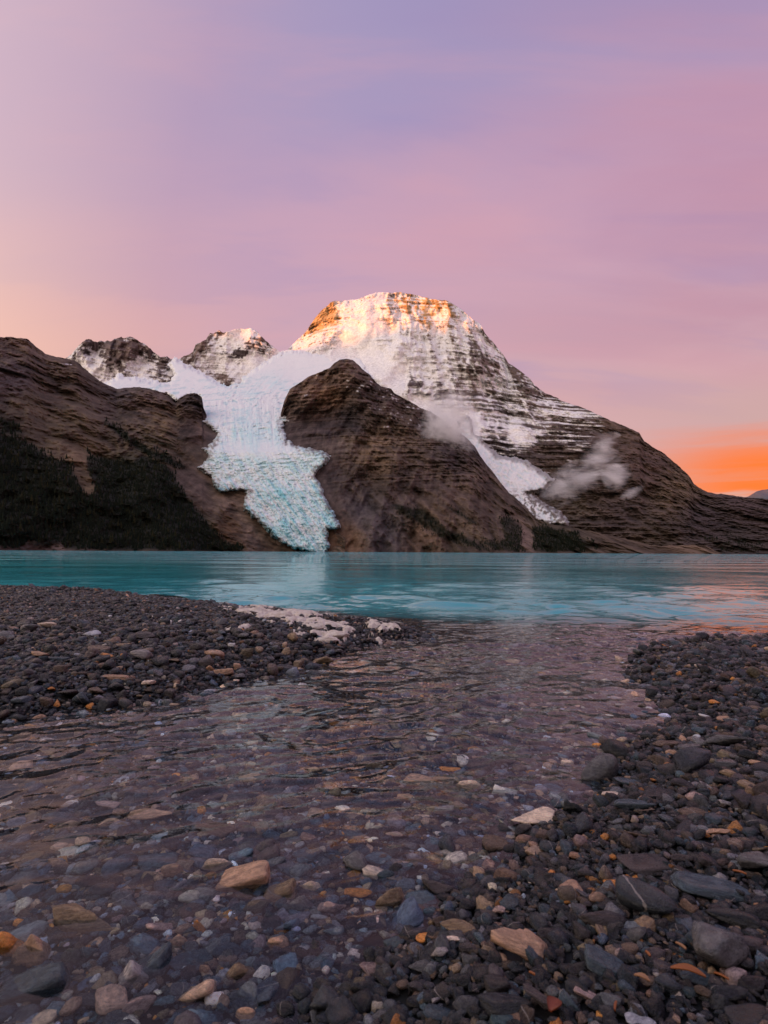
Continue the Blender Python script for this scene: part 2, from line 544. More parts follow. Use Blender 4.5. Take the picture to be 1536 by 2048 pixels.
def mountain(name, sky, yt, yb, u0, u1, step, shape, jag=(2.0, 14.0), mat='rock', blend=None, detail=True):
    """A massif: front face of real slope from its ridge to the lake, and a back slope behind the ridge."""
    nc = int((u1 - u0) / step) + 1
    us = np.linspace(u0, u1, nc)
    topf = curve(sky)
    vt = topf(us)
    j = 0.0
    for k in range(4):
        j = j + jag[0] * 0.6 ** k * perlin(us / (jag[1] * 0.5 ** k), us * 0 + 3.3 * k + len(name))
    vt = vt + j
    nr = int((VBOT - vt.min()) / step) + 1
    t = np.linspace(0, 1, nr)[:, None]
    V = vt[None] + (VBOT - vt[None]) * t
    U = np.repeat(us[None], nr, 0)
    Y = base_depth(U, V, vt[None], yt, yb)
    X, Z = xz(U, V, Y)
    dY, col = shape(U, V, X, Y, Z)
    if blend is not None:
        w = blend(U, V)
        Y = Y * (1 - w) + (F_DEPTH(V) + 60) * w
        dY = dY * (1 - 0.82 * w)
    Y = Y + dY
    X, Z = xz(U, V, Y)
    front = np.stack([X, Y, Z], -1)
    rows = [front]
    for ky, kz in ((0.03, 0.93), (0.10, 0.75), (0.25, 0.35), (0.42, -0.02)):
        b = front[0].copy()
        b[:, 1] *= 1 + ky
        b[:, 0] *= 1 + ky
        b[:, 2] *= kz
        rows.insert(0, b[None])
    P = np.concatenate(rows, 0)
    colb = np.concatenate([np.repeat(col[:1], 4, 0), col], 0)
    me = mesh_np(name, P.reshape(-1, 3), grid_quads(P.shape[0], nc)[:, ::-1])
    set_col(me, 'col', colb.reshape(-1, 3))
    me.materials.append(M[mat])
    o = link(bpy.data.objects.new(name, me))
    return o, dict(U=U, V=V, P=front)


def lerp(a, b, w):
    return a * (1 - w[..., None]) + np.asarray(b) * w[..., None]


SNOW = np.array((0.76, 0.75, 0.76))


def strata(X, Z, P, dip, seed=0.0, warp=26.0):
    q = Z + dip * X + warp * fbm(X / 520 + seed, Z / 520, octaves=3) + 3 * perlin(X / 70 + seed, Z / 70)
    q = q + 0.42 * P * perlin(q / (2.7 * P) + seed, q * 0 + 1.7)
    fr = q / P - np.floor(q / P)
    return q, fr


A_SNOW = [(640, 690, .5), (700, 680, .95), (760, 660, .9), (700, 620, .5), (640, 640, -.5), (652, 628, -.7), (628, 660, -.35), (600, 695, .45), (760, 600, .7), (800, 600, -.25), (815, 625, -.3), (790, 640, .2), (850, 610, -.2),
          (880, 612, -.25), (740, 710, 1.3), (680, 722, 1.4), (780, 700, .6), (900, 640, -.2), (930, 640, -.25), (960, 665, -.5), (850, 660, .1), (850, 700, .15), (900, 720, .1), (950, 720, -.05), (985, 720, -.3), (1010, 740, -.4),
          (830, 765, -.1), (880, 790, -.05), (800, 760, 1.), (780, 745, 1.2), (850, 815, 1), (930, 850, .9), (890, 850, 1), (950, 780, .1), (1000, 790, .15), (1050, 780, -.2), (1000, 830, .15), (1050, 850, .2), (1090, 850, .1),
          (1130, 830, .1), (1180, 840, -.2), (1230, 862, -1), (1100, 880, -.5), (1000, 885, -.35), (1035, 868, .9), (1100, 912, -.45), (1160, 905, -.25), (1200, 905, -1), (1050, 920, -.6), (1300, 950, -2), (1400, 1000, -2),
          (1150, 1000, -2), (1500, 1050, -2), (1100, 1050, -2), (1250, 1050, -2), (1800, 1060, -2), (500, 720, 1), (870, 860, .8)]
A_COL = [(640, 640, (.46, .33, .16)), (720, 610, (.48, .35, .17)), (850, 615, (.46, .33, .16)), (800, 640, (.38, .27, .15)), (950, 700, (.16, .125, .115)), (850, 700, (.17, .135, .125)), (850, 760, (.11, .09, .095)), (1000, 860, (.10, .078, .075)), (1150, 880, (.085, .062, .056)), (1100, 820, (.13, .095, .082)), (1000, 900, (.06, .048, .048)),  # sunlit glow put into the colour: summit rock raised to bright ochre
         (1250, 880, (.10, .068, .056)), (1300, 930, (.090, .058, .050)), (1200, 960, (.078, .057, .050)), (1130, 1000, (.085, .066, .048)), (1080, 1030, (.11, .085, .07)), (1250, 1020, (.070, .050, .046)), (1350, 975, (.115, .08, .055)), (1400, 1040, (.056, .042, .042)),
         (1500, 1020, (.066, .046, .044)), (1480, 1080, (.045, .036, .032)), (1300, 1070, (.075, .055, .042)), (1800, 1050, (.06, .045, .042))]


def shape_A(U, V, X, Y, Z):
    wob = 9 * perlin(U / 40, V / 40)
    bias = idw(U + wob, V + 0.7 * wob, [(a, b, (c,)) for a, b, c in A_SNOW], 3.2)[..., 0]
    smooth = sstep(bias, 0.25, 0.95)                     # deep snow hides the ledges
    rough = 1 - 0.85 * smooth
    q, fr = strata(X, Z, 46.0, 0.045)
    q2, fr2 = strata(X, Z, 15.0, 0.045, 4.0, 10.0)
    flute = ridged(X / 150 + 0.35 * fbm(X / 300, Z / 300, octaves=2), Z / 700, octaves=3, gain=0.5)
    flm = sstep(V + 0.15 * (U - 800), 860, 780) * sstep(U, 690, 800) * sstep(-U, -1110, -1000)
    big = fbm(X / 520, Z / 520, Y / 900, octaves=4)
    fine = fbm(X / 50, Z / 42, octaves=5, gain=0.6)
    # strong ribs that split the face into a lit left and a shaded right half
    rib = np.exp(-((U - (905 + 0.35 * (V - 600))) / 22.0) ** 2) * sstep(-V, -800, -680)
    rib2 = np.exp(-((U - (800 - 0.45 * (V - 690))) / 16.0) ** 2) * sstep(V, 640, 690) * sstep(-V, -800, -740)
    bnd = 0.8 * perlin(q / 30, X / 420 + Y / 900) + 0.8 * perlin(q / 13 + 3, X / 520) + 0.8 * perlin(q / 6.0, X / 420)
    brk = (0.15 + 0.85 * sstep(fbm(X / 330 + 2, Z / 150, octaves=3), -0.3, 0.4)) * (1 - 0.75 * sstep(U - 0.4 * (V - 850), 1120, 1240))
    fl2 = ridged(X / 62 + 0.3 * fbm(X / 120, Z / 120, octaves=2), Z / 420 + 3, octaves=3)
    dY = -150 * big - 80 * (flute - 0.9) * flm * rough - 26 * (fl2 - 0.9) * (0.25 + 0.75 * flm) * rough - 34 * (fr - 0.5) * rough * brk * brk - 34 * bnd * rough * (0.2 + 0.8 * brk) - 30 * fine * rough - 110 * rib - 70 * rib2
    crag = ridged(X / 90 + 5, Z / 75, Y / 90, octaves=6, gain=0.6)
    gul = ridged(X / 210 + 0.3 * fbm(X / 420, Z / 420, octaves=2) + 7.7, Z / 900, octaves=3)
    dY = dY + (40 * (gul - 0.9) - 24 * (crag - 1.2)) * sstep(V, 850, 930) * sstep(-bias, 0.3, 1.2)
    chute = sstep(ridged((X + 0.25 * Z) / 230 + 0.25 * fbm(X / 90, Z / 90, octaves=2) + 31, Z / 2600, octaves=1), 0.80, 0.97) * sstep(-V, -900, -860) * sstep(U, 780, 840) * sstep(-U, -1150, -1060)
    low = sstep(V + 0.05 * (U - 950), 770, 815)
    s = bias + 0.16 * sstep(-V, -800, -700) + (0.08 + 0.10 * low) * brk * np.cos(2 * np.pi * (fr + 0.08)) - (0.45 + 0.25 * low) * bnd - 0.50 * (flute - 0.95) * flm - 0.30 * (fl2 - 0.9) * flm + 0.24 * fine - 0.25 * rib + 0.75 * chute
    sn = sstep(s, -0.16, 0.26)
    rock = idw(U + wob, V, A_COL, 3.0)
    band = 1 + 0.40 * perlin(q / 31, q * 0 + X / 700) + 0.25 * perlin(q / 11, X / 400) + 0.3 * fine + 0.22 * (crag - 1.2)  # crests lighter, hollows darker: relief shading put into the rock colour
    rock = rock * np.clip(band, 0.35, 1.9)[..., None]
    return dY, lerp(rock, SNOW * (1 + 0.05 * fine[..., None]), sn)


A_SKY = [(380, 800), (480, 765), (540, 735), (570, 704), (592, 682), (614, 660), (629, 638), (645, 619), (654, 612), (661, 604), (673, 601), (682, 602), (695, 600), (720, 596), (739, 590), (751, 585), (792, 584), (811, 586), (829, 589), (848, 595),
         (892, 601), (904, 607), (923, 619), (945, 637), (961, 649), (970, 666), (989, 688), (1000, 701), (1017, 725), (1039, 741), (1058, 756), (1071, 772), (1089, 786), (1111, 794), (1133, 805), (1162, 814), (1222, 841), (1255, 855), (1279, 865),
         (1289, 883), (1329, 908), (1356, 932), (1376, 949), (1388, 969), (1416, 985), (1470, 992), (1536, 999), (1700, 1012), (1950, 1030)]
A_YT = curve([(380, 5200), (570, 5100), (700, 5050), (850, 5000), (920, 4950), (1000, 4750), (1160, 4300), (1290, 3850), (1390, 3500), (1536, 3250), (1950, 3000)])
A_YB = curve([(380, 3500), (800, 3100), (1000, 2750), (1290, 2450), (1536, 2250), (1950, 2100)])
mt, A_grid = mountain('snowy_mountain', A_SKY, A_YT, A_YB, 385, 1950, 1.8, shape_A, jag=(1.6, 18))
tag(mt, 'snow covered layered mountain with sunlit orange summit', kind='structure')


def peak_shape(snow, cols, P, dip, seed, amp, snowcol=SNOW):
    def f(U, V, X, Y, Z):
        wob = 7 * perlin(U / 26, V / 26 + seed)
        bias = idw(U + wob, V + wob, [(a, b, (c,)) for a, b, c in snow], 3.0)[..., 0] + 0.2
        rough = 1 - 0.8 * sstep(bias, 0.4, 1.0)
        q, fr = strata(X, Z, P, dip, seed, 20)
        big = fbm(X / 320 + seed, Z / 320, Y / 500, octaves=4)
        rid = ridged(X / 210 + seed, Z / 420, octaves=4)
        fine = fbm(X / 45, Z / 45 + seed, octaves=5, gain=0.6)
        dY = amp * (-2.2 * big - 1.8 * (rid - 0.9) * rough - 0.45 * (fr - 0.5) * rough - 0.4 * fine * rough)
        bnd = perlin(q / 20 + seed, X / 500) + 0.7 * perlin(q / 9, X / 260 + seed)
        dY = dY - amp * 0.5 * bnd * rough
        s = bias + 0.10 * np.cos(2 * np.pi * fr) - 0.40 * bnd - 0.45 * (rid - 0.9) + 0.5 * fine
        sn = sstep(s, -0.08, 0.22)
        rock = idw(U + wob, V + wob, cols, 3.0) * np.clip(1 + 0.4 * perlin(q / 25, X / 900) + 0.3 * fine + 0.25 * big, 0.35, 1.9)[..., None]
        return dY, lerp(rock, snowcol * (1 + 0.05 * fine[..., None]), sn)
    return f


C_SNOW = [(170, 740, .6), (190, 755, .5), (150, 715, .1), (250, 700, -.7), (200, 692, -.8), (270, 690, -.7), (270, 740, .2), (310, 760, .15), (335, 775, 0), (230, 750, -.1), (300, 720, -.2), (240, 765, -.2), (330, 735, -.2), (290, 775, .3), (210, 770, .6)]
C_SKY = [(40, 775), (100, 740), (130, 718), (147, 701), (166, 682), (178, 679), (194, 685), (209, 684), (237, 677), (250, 674), (267, 674), (287, 687), (303, 699), (322, 713), (337, 715), (347, 723), (370, 745), (400, 770), (450, 800)]
c_o, _ = mountain('rocky_peak', C_SKY, curve([(0, 4600), (450, 4600)]), curve([(0, 3700), (450, 3800)]), 45, 450, 1.6,
                  peak_shape(C_SNOW, [(200, 690, (.12, .095, .098)), (270, 690, (.13, .095, .09)), (280, 760, (.16, .135, .135))], 34, 0.25, 11.0, 42, SNOW * 0.93), jag=(3.4, 13))
tag(c_o, 'dark rocky peak dusted with snow left of the glacier', kind='structure')

D_SNOW = [(390, 695, -.3), (412, 688, -.35), (437, 662, -.5), (480, 664, 1.6), (470, 690, 1.1), (478, 702, -.9), (495, 698, -.5), (515, 688, -.15), (530, 700, 0), (500, 722, .9), (450, 715, .35), (420, 710, .05), (380, 715, -.15), (425, 748, -.3), (450, 765, -.35), (550, 715, 1.3), (400, 730, .0), (470, 745, .9), (520, 735, .9), (375, 730, .0)]
D_SKY = [(290, 765), (330, 735), (345, 722), (360, 717), (386, 704), (391, 689), (412, 679), (420, 666), (428, 668), (437, 659), (446, 666), (469, 659), (501, 656), (511, 659), (521, 671), (540, 689), (558, 702), (573, 713), (600, 735), (640, 760), (700, 800)]
d_o, _ = mountain('snowy_peak', D_SKY, curve([(0, 4900), (700, 4950)]), curve([(0, 4000), (700, 4100)]), 295, 700, 1.6,
                  peak_shape(D_SNOW, [(400, 690, (.18, .135, .12)), (430, 750, (.17, .13, .12)), (480, 700, (.075, .06, .065)), (520, 690, (.12, .09, .08))], 26, 0.10, 23.0, 36), jag=(1.8, 11))
tag(d_o, 'white snow capped peak above the main glacier', kind='structure')


def near_glacier(U, V):
    d = poly_sdf(U, V, GLACIER)
    return sstep(d, -70, -4) * sstep(V, 805, 870)


B_COL = [(50, 695, (.11, .075, .058)), (30, 755, (.08, .062, .060)), (100, 780, (.095, .068, .054)), (120, 730, (.10, .07, .056)), (200, 800, (.088, .064, .052)), (60, 820, (.105, .078, .054)), (150, 850, (.10, .074, .050)), (250, 860, (.080, .060, .047)), (300, 800, (.105, .075, .064)),
         (240, 790, (.08, .063, .06)), (390, 800, (.06, .046, .046)), (400, 865, (.095, .065, .056)), (425, 880, (.06, .045, .043)), (330, 845, (.135, .095, .060)), (300, 880, (.075, .060, .046)), (370, 900, (.09, .07, .05)), (400, 960, (.12, .085, .07)), (420, 1010, (.10, .072, .055)), (470, 1000, (.15, .105, .082)),
         (500, 1050, (.13, .092, .070)), (450, 1055, (.11, .066, .038)), (560, 1095, (.11, .076, .055)), (400, 1050, (.03, .028, .020)), (30, 950, (.028, .028, .020)), (100, 1000, (.026, .026, .019)), (250, 1000, (.026, .027, .019)), (340, 1020, (.027, .026, .018)), (155, 930, (.15, .105, .066)), (170, 965, (.12, .085, .05)), (90, 1095, (.15, .11, .095)), (10, 870, (.05, .042, .03)), (250, 940, (.03, .03, .02)), (-200, 800, (.09, .07, .05)), (-200, 1000, (.028, .028, .02))]


def shape_B(U, V, X, Y, Z):
    wob = 10 * perlin(U / 36, V / 36 + 5)
    q, fr = strata(X, Z, 38.0, 0.22, 31.0, 10)
    big = fbm(X / 420 + 3, Z / 420, Y / 600, octaves=4)
    gul = ridged((X + 0.9 * Z) / 190 + 9, Z / 800, octaves=4)
    fine = fbm(X / 24, Z / 24, octaves=5, gain=0.62)
    sl = fbm((X * 0.86 - Z * 0.5) / 160, (X * 0.5 + Z * 0.86) / 26, octaves=4, gain=0.55)
    cliff = sstep(U, 215, 300) * sstep(-V, -920, -860) + 0.6 * sstep(-V, -790, -730) * sstep(-U, -260, -180) + 0.7 * sstep(U, 400, 440)
    crag = ridged(X / 85 + 2, Z / 70, Y / 90, octaves=6, gain=0.6)
    dY = -120 * big - 62 * (gul - 0.9) - 12 * (crag - 1.2) - 12 * fine - 10 * perlin(q / 9, X / 300) * np.clip(cliff, 0, 1) - 22 * sl - 48 * (fr - 0.5) * np.clip(cliff, 0, 1) * 0.8
    fac = worley(X / 95, Z / 70, Y / 95) + 0.5 * worley(X / 38 + 9, Z / 28, Y / 38)
    gly = ridged((X + 0.55 * Z) / 80 + 0.35 * fbm(X / 90, Z / 90, octaves=2) + 3, (Z - 0.3 * X) / 520, octaves=3)
    dY = dY - 34 * (fac - 0.5) * np.clip(cliff + 0.25, 0, 1) - 24 * (gly - 0.9)
    fine = fine + 0.40 * (gly - 0.9)
    rock = idw(U + wob, V + wob, B_COL, 3.2)
    forest = np.max([poly_sdf(U + wob, V + wob, p) for p in FOREST_B], 0)
    rock = rock * np.clip(1 + 0.34 * fine + 0.40 * sl + 0.14 * (crag - 1.2) + (0.45 * perlin(q / 18, X / 500) + 0.45 * perlin(q / 7, X / 420) + 0.22 * perlin(X / 9, Z / 130)) * np.clip(cliff + 0.25, 0, 1) + 0.3 * fbm(X / 130, Z / 130, octaves=3), 0.3, 2.2)[..., None]  # crag and gully relief shaded by tint, as the light is flat
    rock = lerp(rock, (.010, .012, .008), 0.92 * sstep(forest, -3, 6))
    # small snow remnants below the rocky peak
    s = -1.0 + 0.9 * np.exp(-((U - 128) / 60) ** 2 - ((V - 728) / 5) ** 2) + 0.5 * fine
    return dY, lerp(rock, SNOW, sstep(s, 0.0, 0.25))


B_SKY = [(-350, 600), (-100, 665), (0, 674), (41, 675), (56, 679), (72, 693), (91, 707), (112, 714), (131, 717), (153, 723), (169, 737), (187, 752), (200, 763), (216, 770), (234, 777), (269, 774), (300, 777), (334, 787), (347, 797), (352, 802), (359, 796), (375, 788), (394, 787),
         (404, 794), (407, 815), (422, 850), (436, 867), (446, 905), (480, 940), (520, 965), (600, 1010), (690, 1075)]
B_o, B_grid = mountain('brown_hillside', B_SKY, curve([(-350, 2300), (0, 2600), (130, 2900), (230, 3050), (400, 3150), (440, 2700), (600, 2250), (690, 2120)]),
                       curve([(-350, 1050), (0, 1200), (300, 1500), (480, 1850), (600, 1990), (690, 2040)]), -350, 690, 1.8, shape_B, jag=(1.3, 16), blend=near_glacier)
tag(B_o, 'brown mountainside with dark forest on its lower slope at left', kind='structure')

E_SNOW = [(640, 775, -.75), (600, 780, -.8), (720, 780, -.45), (760, 800, -.42), (800, 822, -.30), (850, 838, -.55), (690, 730, -.9), (780, 852, -.7), (740, 760, -.5), (660, 830, -3), (700, 870, -3), (800, 900, -3), (900, 900, -3), (750, 960, -3), (1000, 1020, -3), (1200, 1090, -3), (600, 850, -2)]
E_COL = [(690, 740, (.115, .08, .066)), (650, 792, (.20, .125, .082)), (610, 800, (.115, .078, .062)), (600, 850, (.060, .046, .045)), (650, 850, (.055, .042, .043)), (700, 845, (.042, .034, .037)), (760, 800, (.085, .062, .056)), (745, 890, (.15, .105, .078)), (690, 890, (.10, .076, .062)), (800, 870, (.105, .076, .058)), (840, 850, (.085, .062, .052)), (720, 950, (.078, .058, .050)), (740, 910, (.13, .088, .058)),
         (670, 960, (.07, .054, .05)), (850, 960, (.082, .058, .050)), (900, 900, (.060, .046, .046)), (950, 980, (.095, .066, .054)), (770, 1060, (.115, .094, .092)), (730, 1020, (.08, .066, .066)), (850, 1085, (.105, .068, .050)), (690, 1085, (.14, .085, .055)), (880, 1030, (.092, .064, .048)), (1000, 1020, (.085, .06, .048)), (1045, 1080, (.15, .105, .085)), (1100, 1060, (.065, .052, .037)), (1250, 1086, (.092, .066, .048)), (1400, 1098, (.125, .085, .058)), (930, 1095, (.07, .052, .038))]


def shape_E(U, V, X, Y, Z):
    wob = 9 * perlin(U / 30 + 2, V / 30)
    bias = idw(U + wob, V, [(a, b, (c,)) for a, b, c in E_SNOW], 3.0)[..., 0]
    q, fr = strata(X, Z, 30.0, -0.10, 41.0, 9)
    big = fbm(X / 300 + 13, Z / 300, Y / 500, octaves=4)
    rid = ridged((X - 0.35 * Z) / 170 + 5, Z / 600, octaves=4)
    fine = fbm(X / 24, Z / 22, octaves=5, gain=0.62)
    sl = fbm((X * 0.8 + Z * 0.6) / 30, (X * 0.6 - Z * 0.8) / 190, octaves=4, gain=0.55) * sstep(V, 930, 1000)
    cl = sstep(-V, -1000, -930) * sstep(-U, -1010, -960)
    # overhanging cliff bay under the tan buttress, gullies below
    bay = np.exp(-((U - 690) / 45) ** 2 - ((V - 850) / 34) ** 2)
    rib = np.exp(-((U - (690 + 0.9 * (V - 720))) / 30) ** 2) * sstep(-V, -1000, -900)
    crag = ridged(X / 75 + 7, Z / 60, Y / 80, octaves=6, gain=0.6)
    dY = -110 * big - 62 * (rid - 0.9) - 12 * (crag - 1.2) * (0.4 + 0.6 * cl) - 11 * fine - 16 * sl - 30 * (fr - 0.5) * cl - 16 * perlin(q / 14, X / 300) * cl - 9 * perlin(q / 6.5, X / 420) * cl + 100 * bay - 60 * rib
    fac = worley(X / 90, Z / 64, Y / 90) + 0.5 * worley(X / 36 + 9, Z / 26, Y / 36)
    gly = ridged((X - 0.25 * Z) / 75 + 0.35 * fbm(X / 90, Z / 90, octaves=2) + 3, Z / 560, octaves=3)
    dY = dY - 40 * (fac - 0.5) * (0.15 + 0.85 * cl) - 26 * (gly - 0.9)
    fine = fine + 0.45 * (gly - 0.9)
    rock = idw(U + wob, V + wob, E_COL, 3.2)
    forest = np.max([poly_sdf(U + wob, V + wob, p) for p in FOREST_E], 0)
    rock = rock * np.clip(1 + 0.34 * fine + 0.4 * sl + 0.14 * (crag - 1.2) * (0.3 + 0.7 * cl) + (0.5 * perlin(q / 17, X / 400) + 0.55 * perlin(q / 6.5, X / 420) + 0.25 * perlin(X / 8, Z / 110)) * (0.2 + 0.8 * cl) + 0.32 * fbm(X / 110, Z / 110, octaves=3), 0.3, 2.2)[..., None]  # painted relief shading: pale crag and gully crests, dark hollows
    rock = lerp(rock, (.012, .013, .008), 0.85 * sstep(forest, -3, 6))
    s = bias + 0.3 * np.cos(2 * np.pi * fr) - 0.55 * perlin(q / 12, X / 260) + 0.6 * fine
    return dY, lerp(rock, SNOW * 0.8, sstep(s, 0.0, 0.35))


E_SKY = [(552, 862), (558, 841), (564, 818), (569, 800), (580, 778), (600, 765), (620, 752), (645, 742), (660, 735), (668, 727), (678, 720), (692, 717), (705, 720), (715, 728), (725, 738), (740, 750), (752, 764), (762, 773), (783, 777), (789, 787), (814, 800), (842, 816), (861, 824), (880, 836),
         (905, 856), (930, 873), (949, 891), (961, 912), (980, 937), (999, 962), (1017, 984), (1039, 1003), (1058, 1022), (1077, 1041), (1100, 1048), (1131, 1052), (1171, 1060), (1238, 1074), (1289, 1087), (1322, 1092), (1390, 1089), (1410, 1091), (1440, 1106), (1460, 1109)]
E_o, E_grid = mountain('rock_buttress', E_SKY, curve([(552, 3050), (690, 3350), (860, 3350), (950, 3200), (1077, 2650), (1250, 2350), (1440, 2120), (1460, 2100)]),
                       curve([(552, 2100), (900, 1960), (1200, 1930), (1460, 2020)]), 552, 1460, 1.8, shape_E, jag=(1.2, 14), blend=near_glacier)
tag(E_o, 'dark brown rock buttress between the two glaciers', kind='structure')

F_SKY = [(1440, 1010), (1495, 993), (1512, 984), (1525, 980), (1550, 977), (1640, 960), (1800, 990), (1950, 1010)]
f_o, _ = mountain('distant_peak', F_SKY, curve([(0, 14000), (2000, 14000)]), curve([(0, 11000), (2000, 11000)]), 1440, 1950, 4.0,
                  lambda U, V, X, Y, Z: (-300 * fbm(X / 900, Z / 900, octaves=4), np.ones(U.shape + (3,)) * np.array((.11, .115, .15))), jag=(2, 20))  # blue cast of distance haze painted into the rock colour
tag(f_o, 'far blue grey peak at the right edge', kind='structure')


def glacier(name, poly, depth, step, box, colour, amp, label):
    u0, u1, v0, v1 = box
    us = np.arange(u0, u1, step)
    vs = np.arange(v0, v1, step)
    U, V = np.meshgrid(us, vs)
    wu = 4.0 * fbm(U / 13, V / 13, octaves=4, gain=0.65)
    wv = 4.0 * fbm(U / 13 + 50, V / 13, octaves=4, gain=0.65)
    d = poly_sdf(U + wu, V + wv, poly)
    Y = depth(U, V)
    X, Z = xz(U, V, Y)
    dY, col = colour(U, V, X, Y, Z, d)
    Y = Y + amp * dY + 120 * sstep(-d, -1.0, 9.0)
    X, Z = xz(U, V, Y)
    q = grid_quads(len(vs), len(us))[:, ::-1]
    keep = (d.ravel()[q] > -9).all(1) & (V.ravel()[q] < 1112).all(1)
    q = q[keep]
    used, inv = np.unique(q, return_inverse=True)
    P = np.stack([X, Y, Z], -1).reshape(-1, 3)[used]
    me = mesh_np(name, P, inv.reshape(-1, 4))
    set_col(me, 'col', col.reshape(-1, 3)[used])
    me.materials.append(M['ice'])
    o = link(bpy.data.objects.new(name, me))
    tag(o, label, kind='structure')
    return o


BLUE = np.array((0.34, 0.72, 0.80))


def col_F(U, V, X, Y, Z, d):
    low = sstep(V, 760, 900)
    # crevasses run across the flow; the flow bends to the right lower down
    fl = U - np.interp(V, [690, 740, 800, 900, 950, 1000, 1050, 1110], [590, 560, 500, 508, 540, 572, 602, 636])
    streak = fbm(fl / 6.5, V / 55, octaves=4, gain=0.6)
    cre = ridged(fl / 24 + 0.8 * fbm(U / 30, V / 30, octaves=2), V / 5.2 + 0.02 * (U - 520), octaves=4, gain=0.6)
    ser = fbm(fl / 7.0, V / 5.5, octaves=4, gain=0.55)
    longi = ridged((U - 0.75 * (V - 960)) / 5.5, V / 34, octaves=3)
    toe = sstep(V, 930, 985)
    big = fbm(U / 60, V / 45, octaves=3)
    shard = ridged((U - 0.4 * V) / 4.0, (V + 0.3 * U) / 3.2, octaves=3, gain=0.6)
    rel = (1 - toe) * cre + toe * (0.35 * cre + 0.8 * longi) + 0.35 * (shard - 0.8)
    rough = 0.15 + 0.85 * sstep(V + 16 * big, 735, 815)
    smooth_patch = np.exp(-((U - 510) / 75) ** 2 - ((V - 900) / 20) ** 2)
    rough = rough * (1 - 0.75 * smooth_patch)
    dY = (-0.9 * (rel - 0.9) - 0.7 * ser - 0.8 * streak) * rough - 1.4 * big
    step_ = np.exp(-((V - (922 + 0.10 * (U - 480))) / 9) ** 2) * sstep(U, 400, 440)
    b = 0.10 + 0.16 * low + 0.22 * toe - 0.30 * (rel - 0.8) * rough - 0.22 * ser * rough * (0.3 + 0.7 * low) + 0.40 * step_ + 0.38 * big - 0.45 * smooth_patch + 0.42 * streak * (0.4 + 0.6 * low)
    b = np.clip(b, 0, 1) * sstep(V, 720, 800)
    col = lerp(np.broadcast_to(np.array((0.76, 0.78, 0.81)), U.shape + (3,)), BLUE, b)
    col = lerp(col, (0.14, 0.50, 0.60), 0.7 * sstep(b, 0.62, 1.0))
    col = lerp(col, (0.34, 0.52, 0.60), 0.75 * sstep(0.75 - rel - 0.5 * ser, 0.0, 0.9) * rough)
    col = lerp(col, np.array((0.66, 0.80, 0.83)), 0.45 * low * (1 - toe))
    # dirt along the margins
    dirt = sstep(-d + 5 * ser, -9, 2) * sstep(V, 790, 830) * (0.55 + 0.5 * ser)
    return dY, lerp(col, (0.13, 0.10, 0.09), np.clip(dirt, 0, 0.8))


glacier('glacier', GLACIER, lambda U, V: F_DEPTH(V) + 0.0 * U, 1.25, (205, 750, 700, 1113), col_F, 11.0, 'blue white glacier tumbling down to the lake')


def col_G(U, V, X, Y, Z, d):
    fl = V - 0.75 * (U - 1000)
    cre = ridged(U / 14 + V / 22, fl / 9, octaves=4, gain=0.55)
    ser = fbm(U / 7, V / 6, octaves=4, gain=0.6)
    low = sstep(V, 960, 1010)
    dY = -0.6 * (cre - 0.9) - 0.5 * ser
    b = np.clip(0.18 - 0.25 * (cre - 0.8) - 0.25 * ser, 0, 0.6)
    col = lerp(np.broadcast_to(np.array((0.82, 0.81, 0.82)), U.shape + (3,)), (0.42, 0.60, 0.66), b)
    dirt = sstep(ser - 0.5 * cre + 0.55, -0.1, 0.5) * low + 0.6 * sstep(-d, -6, 1)
    return dY, lerp(col, (0.12, 0.095, 0.08), np.clip(dirt, 0, 0.9))


def G_depth(U, V):
    vt = np.interp(U, [p[0] for p in A_SKY], [p[1] for p in A_SKY])
    return base_depth(U, V, vt, A_YT, A_YB) - 115 - 60 * sstep(V, 860, 940)


glacier('side_glacier', GLACIER2, G_depth, 1.25, (900, 1150, 825, 1060), col_G, 12.0, 'narrow dirty white glacier right of the buttress')

# the range across the valley behind the camera, whose shadow lies on everything but the summit
rx = np.linspace(-26000, 26000, 800)
rt = np.linspace(-1, 1, 41)
RX, RT = np.meshgrid(rx, rt)
rh = 2258 + np.interp(RX, [-9000, -5200, -4620, -4470, -3950, -3500, 0], [60, 120, 95, -50, -45, 75, 40]) + 25 * fbm(RX / 900, RX * 0 + 2.2, octaves=3)
RD = 12000 + RT * 4200
RZ = rh * (1 - np.abs(RT)) ** 1.1 + 130 * fbm(RX / 900, RD / 900, octaves=4) * (1 - np.abs(RT)) * sstep(np.abs(RT), 0.0, 0.2) - 5
sx, sy = -math.sin(SUN_AZ), -math.cos(SUN_AZ)
P = np.stack([sx * RD - sy * RX, sy * RD + sx * RX, RZ], -1)
me = mesh_np('mountain_range', P.reshape(-1, 3), grid_quads(41, 800))
set_col(me, 'col', lerp(np.broadcast_to(np.array((.09, .07, .06)), P.shape), SNOW, sstep(P[..., 2], 1300, 1900)).reshape(-1, 3))
me.materials.append(M['rock'])
tag(link(bpy.data.objects.new('mountain_range', me)), 'range across the valley behind the viewer', kind='structure')
#PART3
# ------------------------------------------------------------------ shore, stream bed, lake bed
def flat(u, v):
    """photo pixel -> point on the water plane"""
    du, dv = u - PU, v - PV
    cv = -du * math.sin(ROLL) + dv * math.cos(ROLL)
    Y = CAMH * FPX / cv
    return xz(u, v, Y)[0], Y


